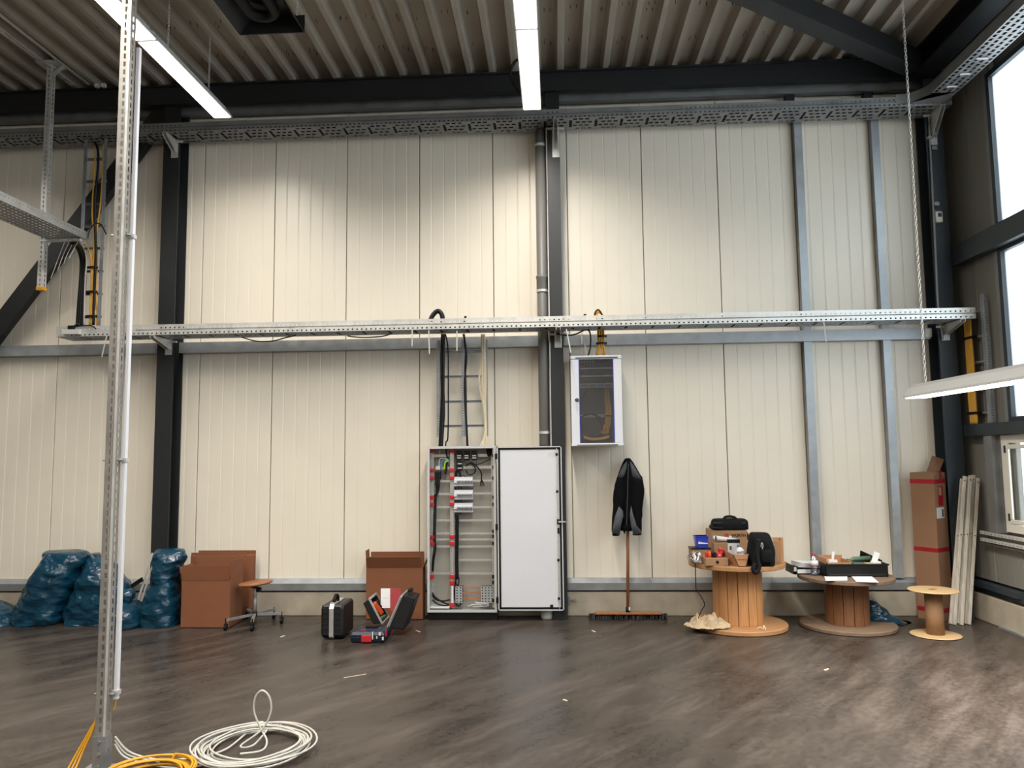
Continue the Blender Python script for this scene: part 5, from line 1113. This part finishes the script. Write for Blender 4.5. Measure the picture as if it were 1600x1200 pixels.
t = thing('paper_scrap', 'crumpled white wrapping sticking out of the tapered brown bin', 'paper', (W(1160, 862, -.9).x, -.9, T1 + .02))
sil([(856, 1153, 1158, .5), (860, 1151, 1163, .9), (865, 1150, 1165), (872, 1150, 1163)], -.88, .05, amp=.02, fr=14, n=26, seed=9).build('sheet', m_paper, t)
t = thing('bag_of_parts', 'clear plastic bag of black and white parts at left of pale reel', 'bag', (W(1088, 878, -.75).x, -.75, T1))
random.seed(12); b = B(); b2 = B()
for k in range(26):
    p = Vector((W(random.uniform(1083, 1096), 878, -.75).x, -.75 + random.uniform(-.05, .05), T1 + .012 + random.random() ** 2 * .09)); (b if k % 2 else b2).tube([p, p + Vector((random.uniform(-.03, .03), random.uniform(-.02, .02), random.uniform(0, .01)))], .009, 6)
tag(b.build('black_parts', m_black, t), kind='stuff'); tag(b2.build('white_parts', m_paper, t), kind='stuff')
sb = sil([(865, 1084, 1094, .4), (870, 1079, 1097, .8), (878, 1076, 1098), (883, 1078, 1097, .9)], -.77, .09, amp=.02, fr=12, n=30, seed=6); dz_ = T1 + .003 - min(p.z for p in sb.v)
for p in sb.v: p.z += dz_
sb.build('film', m_film, t, smooth=True)
runs('cable', m_black, 'thin black cable hanging off left edge of the pale reel', [px([(1086, 880), (1086.5, 890), (1087, 905), (1088, 922), (1094, 930), (1101, 944), (1096, 954), (1091, 966)], -.93)], .005)
# crumpled kraft paper on its foot
random.seed(5)
t = None
def crumple(name, label, cx_, cy_, rx, ry, hgt, m, seed, z0=.004, n=26, cat='paper'):
    b = B(); vs = []; fs = []
    for i in range(n):
        for j in range(n):
            u, v = i / (n - 1) * 2 - 1, j / (n - 1) * 2 - 1; r = math.hypot(u, v); k = 1 / max(1, r) if r > 1 else 1
            x, y = cx_ + u * k * rx + .02 * noise.noise(Vector((u * 3, v * 3, seed))), cy_ + v * k * ry
            h = abs(noise.noise(Vector((u * 1.8 + seed, v * 1.8, 1)))) + .6 * abs(noise.noise(Vector((u * 4.1, v * 4.1 + seed, 2))))
            vs.append((x, y, z0 + hgt * h * (1.15 - min(1, r) ** 2)))
    fs = [(i * n + j, i * n + j + 1, (i + 1) * n + j + 1, (i + 1) * n + j) for i in range(n - 1) for j in range(n - 1)]
    return tag(b.add(vs, fs).build(name, m, solid=.003), label, cat)
gp = G(1110, 990)
crumple('crumpled_paper', 'crumpled sheet of brown kraft paper on foot of the pale reel', gp.x, gp.y + .10, .23, .17, .20, m_kraft, 3.3, z0=.05)
sc = W(1191, 975, -.95); tag(B().tube(smoothpath([(sc.x - .05, -.93, .05), (sc.x - .02, -.94, .075), (sc.x + .01, -.93, .055), (sc.x + .02, -.92, .085), (sc.x + .035, -.94, .05)], 5), .004, 6).build('string_scrap', m_cbeige, smooth=True), 'small pale scrap of string on foot of the pale reel', 'scrap')
# ================================================================== on the dark reel
T2 = R2['h'] + .001
YK = G(1340, 901.5, T2).y
q = rect(1290, 883, 1388, 901, YK); h_ = .135; x0, x1 = q[0], q[1]; y0, y1 = YK, YK + .36; w = .01; zt_ = T2 + .125
t = thing('black_crate', 'open black plastic crate filled with tools on the dark reel', 'crate', ((x0 + x1) / 2, YK, T2))
B().box(x0, x1, y0, y0 + w, T2, zt_).box(x0, x1, y1 - w, y1, T2, zt_).box(x0, x0 + w, y0, y1, T2, zt_).box(x1 - w, x1, y0, y1, T2, zt_).box(x0, x1, y0, y1, T2, T2 + .008).build('body', m_black, t, bevel=.003)
B().box(x0 - .008, x1 + .008, y0 - .008, y0 + .004, zt_ - .014, zt_).box(x0 - .008, x1 + .008, y1 - .004, y1 + .008, zt_ - .014, zt_).box(x0 - .008, x0 + .004, y0, y1, zt_ - .014, zt_).box(x1 - .004, x1 + .008, y0, y1, zt_ - .014, zt_).build('rim', m_black, t)
B().box(x0 + .03, x1 - .03, y0 - .004, y0, T2 + .012, T2 + .03).build('front_rib', m_case, t)
t = thing('cardboard_tray', 'small cardboard tray in left end of the black crate', 'box', (x0 + .12, YK + .15, T2 + .06))
B().box(x0 + .02, x0 + .27, YK + .02, YK + .028, T2 + .02, zt_ + .012).box(x0 + .02, x0 + .27, YK + .30, YK + .308, T2 + .02, zt_ + .05).box(x0 + .02, x0 + .028, YK + .02, YK + .308, T2 + .02, zt_ + .05).box(x0 + .262, x0 + .27, YK + .02, YK + .308, T2 + .02, zt_ + .02).box(x0 + .02, x0 + .27, YK + .02, YK + .3, T2 + .012, T2 + .02).build('body', m_cardin, t)
p = W(1299, 876, YK + .15)
t = thing('paper_scrap', 'white folded scrap standing in small cardboard tray of the crate', 'paper', (p.x, YK + .15, zt_))
B().hexa([(p.x - .05, YK + .12, T2 + .03), (p.x + .07, YK + .12, T2 + .03), (p.x + .07, YK + .2, T2 + .03), (p.x - .05, YK + .2, T2 + .03)], [(p.x - .03, YK + .13, zt_ + .03), (p.x + .05, YK + .13, zt_ + .025), (p.x + .05, YK + .18, zt_ + .02), (p.x - .03, YK + .18, zt_ + .03)]).hexa([(p.x, YK + .14, zt_ + .02), (p.x + .02, YK + .14, zt_ + .02), (p.x + .02, YK + .145, zt_ + .02), (p.x, YK + .145, zt_ + .02)], [(p.x + .01, YK + .15, zt_ + .10), (p.x + .04, YK + .15, zt_ + .105), (p.x + .04, YK + .155, zt_ + .105), (p.x + .01, YK + .155, zt_ + .10)]).build('sheet', m_paper, t)
t = thing('hand_tool', 'dark green hand tool lying across middle of the black crate', 'tool', (x0 + .36, YK + .15, zt_))
B().tube([(x0 + .27, YK + .14, zt_ + .005), (x0 + .33, YK + .15, zt_ + .03), (x0 + .50, YK + .17, zt_ + .034)], [.012, .022, .024], 8).build('grip', m_green, t, smooth=True); B().box(x0 + .30, x0 + .46, YK + .05, YK + .2, T2 + .02, zt_ - .004).build('case', m_green, t, bevel=.006)
t = thing('paper_box', 'white slanting cardboard strip at right end of the black crate', 'paper', (x1 - .16, YK + .1, zt_))
a_, c_ = W(1361, 884, YK + .06), W(1373, 867, YK + .06)
B().bar((a_.x, YK + .06, T2 + .05), (c_.x, YK + .10, zt_ + .10), .055, .012, up=(0, 1, 0)).build('strip', m_paper, t); B().box(x0 + .48, x0 + .56, YK + .05, YK + .12, T2 + .02, zt_ + .015).build('carton_end', m_paper, t); B().box(x1 - .2, x1 - .05, YK + .03, YK + .1, T2 + .06, zt_ + .003).build('sheet', m_ply, t)
tag(B().bar((x1 - .02, YK + .1, T2 + .11), (x1 - .14, YK + .32, zt_ + .055), .08, .008, up=(1, 0, 0)).build('crate_lid', m_black), 'black lid flap tilted in right end of the black crate', 'lid')
YO = G(1272.5, 899, T2).y; pb_ = W(1272.5, 898, YO); rb = abs(W(1279, 880, YO).x - W(1266, 880, YO).x) / 2; hb_ = W(1272, 865, YO).z - W(1272, 899, YO).z
t = thing('water_bottle', 'clear plastic bottle with dark red cap at left of the dark reel', 'bottle', (pb_.x, YO, T2)); c = (pb_.x, YO, T2)
B().lathe([(.004, .004), (rb * .9, .003), (rb, .015), (rb, hb_ * .28), (rb * .93, hb_ * .33), (rb, hb_ * .38), (rb, hb_ * .66), (rb * .85, hb_ * .76), (rb * .4, hb_ * .88), (rb * .36, hb_ * .92)], 20, c).build('body', m_clear, t, smooth=True)
B().lathe([(.001, .006), (rb * .88, .008), (rb * .9, hb_ * .22), (.001, hb_ * .22)], 20, c).build('water', glassy('water', (.75, .8, .92), .03, .12), t, smooth=True)
B().lathe([(rb * 1.02, hb_ * .46), (rb * 1.02, hb_ * .68)], 20, c).build('label', m_paper, t, smooth=True); B().lathe([(rb * 1.03, hb_ * .44), (rb * 1.03, hb_ * .47)], 20, c).build('label_band', m_redtape, t)
B().lathe([(rb * .42, hb_ * .90), (rb * .45, hb_ * .91), (rb * .45, hb_), (.002, hb_)], 16, c).build('cap', m_redtape, t, smooth=True)
YR = max(G(1262, 897.5, T2).y, -.76)
q = rect(1240, 889, 1286, 897, YR)
t = thing('ring_binder', 'ring binder lying at left edge of the dark reel under papers', 'binder', ((q[0] + q[1]) / 2, YR, T2))
b0, b1 = q[0] + .0, q[1] + .02
B().box(b0, b1, YR, YR + .28, T2, T2 + .005).box(b0, b1, YR, YR + .28, T2 + .055, T2 + .060).box(b0, b0 + .006, YR, YR + .28, T2, T2 + .085).build('cover', m_black, t); B().box(b0 + .04, b1 - .01, YR + .005, YR + .27, T2 + .008, T2 + .05).build('pages', m_paper, t, bevel=.003)
B().box(b0 + .004, b0 + .03, YR - .002, YR + .02, T2 + .03, T2 + .07).build('metal_edge', m_zinc, t)
t = thing('paper_stack', 'loose white papers piled on the ring binder behind bottle', 'paper', (b0 + .17, YR + .1, T2 + .06))
for k in range(5):
    z = T2 + .062 + .008 * k; dx = .01 * k; B().hexa([(b0 + .05 + dx, YR - .01 + .01 * k, z + .012), (b0 + .28 + dx, YR - .01, z - .0), (b0 + .28, YR + .25, z), (b0 + .05, YR + .25, z + .012)], [(b0 + .05 + dx, YR - .01 + .01 * k, z + .016), (b0 + .28 + dx, YR - .01, z + .004), (b0 + .28, YR + .25, z + .004), (b0 + .05, YR + .25, z + .016)]).build('sheet', m_paper, t)
def sheet(name, label, pts, z, drop=0):
    P_ = [G(x, y, z) for x, y in pts]; n = len(P_); low = Vector((0, 0, drop)); 
    return tag(B().add([P_[0], P_[1], P_[2] - low, P_[3] - low], [(0, 1, 2, 3)]).build(name, m_paper, solid=.003), label, 'paper')
sheet('paper_sheet', 'white sheet at front left on the dark reel below bottle', [(1288, 900.5), (1324, 900.5), (1324, 907), (1290, 907.5)], T2 + .004, .0)
sheet('paper_sheet', 'white sheet lying skewed at front right on the dark reel', [(1329, 899.5), (1362, 900.5), (1373, 910), (1338, 909)], T2 + .004, .0)
# ================================================================== tall carton and boards in the corner
A = Vector((3.9, -.37, 0)); Lc = Vector((3.752, -.165, 0)); Rc = Vector((4.085, -.225, 0)); Bk = Lc + Rc - A
ht = W(1461, 738.5, -.37).z
t = thing('tall_carton', 'tall narrow carton with red tape standing in the right corner', 'box', (A.x, A.y, 0))
up = Vector((0, 0, 1))
b = B(); k = .007
B().hexa([A, Rc, Bk, Lc], [A + up * ht, Rc + up * ht, Bk + up * (ht), Lc + up * ht]).build('body', m_card3, t, bevel=.003)
nf = (A - Bk).normalized()
def band(z0, z1, nm='tape_band', m=m_redtape, f=1.012):
    c = (A + Bk) / 2; q = [c + (p - c) * f for p in (A, Rc, Bk, Lc)]
    bb = B()
    for i in range(4): bb.hexa([q[i] + up * z0, q[(i + 1) % 4] + up * z0, c + (q[(i + 1) % 4] - c) * .98 + up * z0, c + (q[i] - c) * .98 + up * z0], [q[i] + up * z1, q[(i + 1) % 4] + up * z1, c + (q[(i + 1) % 4] - c) * .98 + up * z1, c + (q[i] - c) * .98 + up * z1])
    return bb.build(nm, m, t)
for y0_, y1_ in ((749, 756), (857, 863.5), (952, 959)): band(W(1461, y1_, -.37).z, W(1461, y0_, -.37).z)
def onface(P0, P1, u0, u1, z0, z1, m, nm, th=.004):
    d = P1 - P0; n = Vector((d.y, -d.x, 0)).normalized() * th; a = P0 + d * u0; c = P0 + d * u1
    return B().hexa([a + up * z0, c + up * z0, c + n + up * z0, a + n + up * z0], [a + up * z1, c + up * z1, c + n + up * z1, a + n + up * z1]).build(nm, m, t)
zy = lambda y: W(1470, y, -.33).z
onface(A, Rc, .28, .68, zy(790), zy(760), m_redtape, 'red_label'); onface(A, Rc, .32, .55, zy(774), zy(761.5), m_card2, 'label_window', .006); onface(A, Rc, .50, .66, zy(750), zy(735), m_redtape, 'tape_strip')
wl = onface(A, Rc, .08, .70, zy(810), zy(793), m_paper, 'white_label'); onface(A, Rc, .50, .64, zy(808), zy(796), m_fabg, 'print_block', .006)
fa, fb = W(1448, 737, -.14), W(1468, 737, -.14); fc, fd = W(1475, 718, -.10), W(1457, 712, -.10)
B().hexa([fa, fb, fb + Vector((0, .006, 0)), fa + Vector((0, .006, 0))], [fd, fc, fc + Vector((0, .006, 0)), fd + Vector((0, .006, 0))]).build('flap', m_card3, t)
bt = [(1485, 973, 1503, 748, 0), (1491, 974, 1507, 744, 1), (1496.5, 975.5, 1511.5, 745, 2), (1502, 977, 1516, 743, 3), (1508, 977, 1521, 742, 4), (1514, 976, 1528, 747, 5)]
names = ['leftmost', 'second from left', 'third from left', 'fourth from left', 'fifth from left', 'rightmost']
for (xb, yb2, xt, yt, k) in bt:
    Yb_ = -.455 - .055 * (k % 2) + .012 * (k % 3); Yt_ = -.335 - .055 * (k % 2) + .008 * (k % 3)
    p = W(xb, 972, Yb_); p.z = .004; q = W(xt, yt, Yt_)
    d = (q - p); bw_ = .030
    t = thing('white_board', 'whitewashed narrow board leaning in the right corner, %s of six' % names[k], 'board', tuple(p), 0, 'whitewashed boards in the corner')
    B().bar(p, q, bw_, .022, up=(0, 1, 0)).build('plank', m_plank, t, bevel=.002)
    for f in (.97, .60):
        c_ = p + d * f; B().tube([(c_.x, c_.y - .014, c_.z), (c_.x, c_.y - .009, c_.z)], .006, 8).build('screw_hole', m_black, t)
# ================================================================== scraps on the floor
for i, (x, y, x2, y2, lb) in enumerate(((537, 1060, 572, 1054, 'pale thin offcut stick on the open floor left of centre'), (438, 996, 445, 994, 'tiny white chip on floor between stool and tool case'), (880, 1094, 886, 1096, 'tiny pale chip on the open floor below the drain pipe'), (650, 986, 656, 988, 'tiny pale chip on floor below the big carton'), (925, 986, 930, 988, 'tiny pale chip on floor before the broom head'), (1288, 1048, 1294, 1046, 'tiny pale chip on floor before the dark reel'))):
    a_, c_ = G(x, y), G(x2, y2); tag(B().bar((a_.x, a_.y, .004), (c_.x, c_.y, .004), .012 if i else .005, .006 if i else .004).build('floor_scrap', m_cbeige if i != 1 else m_paper), lb, 'scrap')
# loose clamp low on the wall beside the cabinet door
q = W(888, 937, -.075); tag(B().box(q.x - .012, q.x + .02, -.10, -.071, q.z - .035, q.z + .035).box(q.x + .02, q.x + .085, -.09, -.08, q.z - .006, q.z + .012).build('earth_clamp', m_galvd), 'small metal earthing clamp on the curb beside open cabinet door', 'clamp')
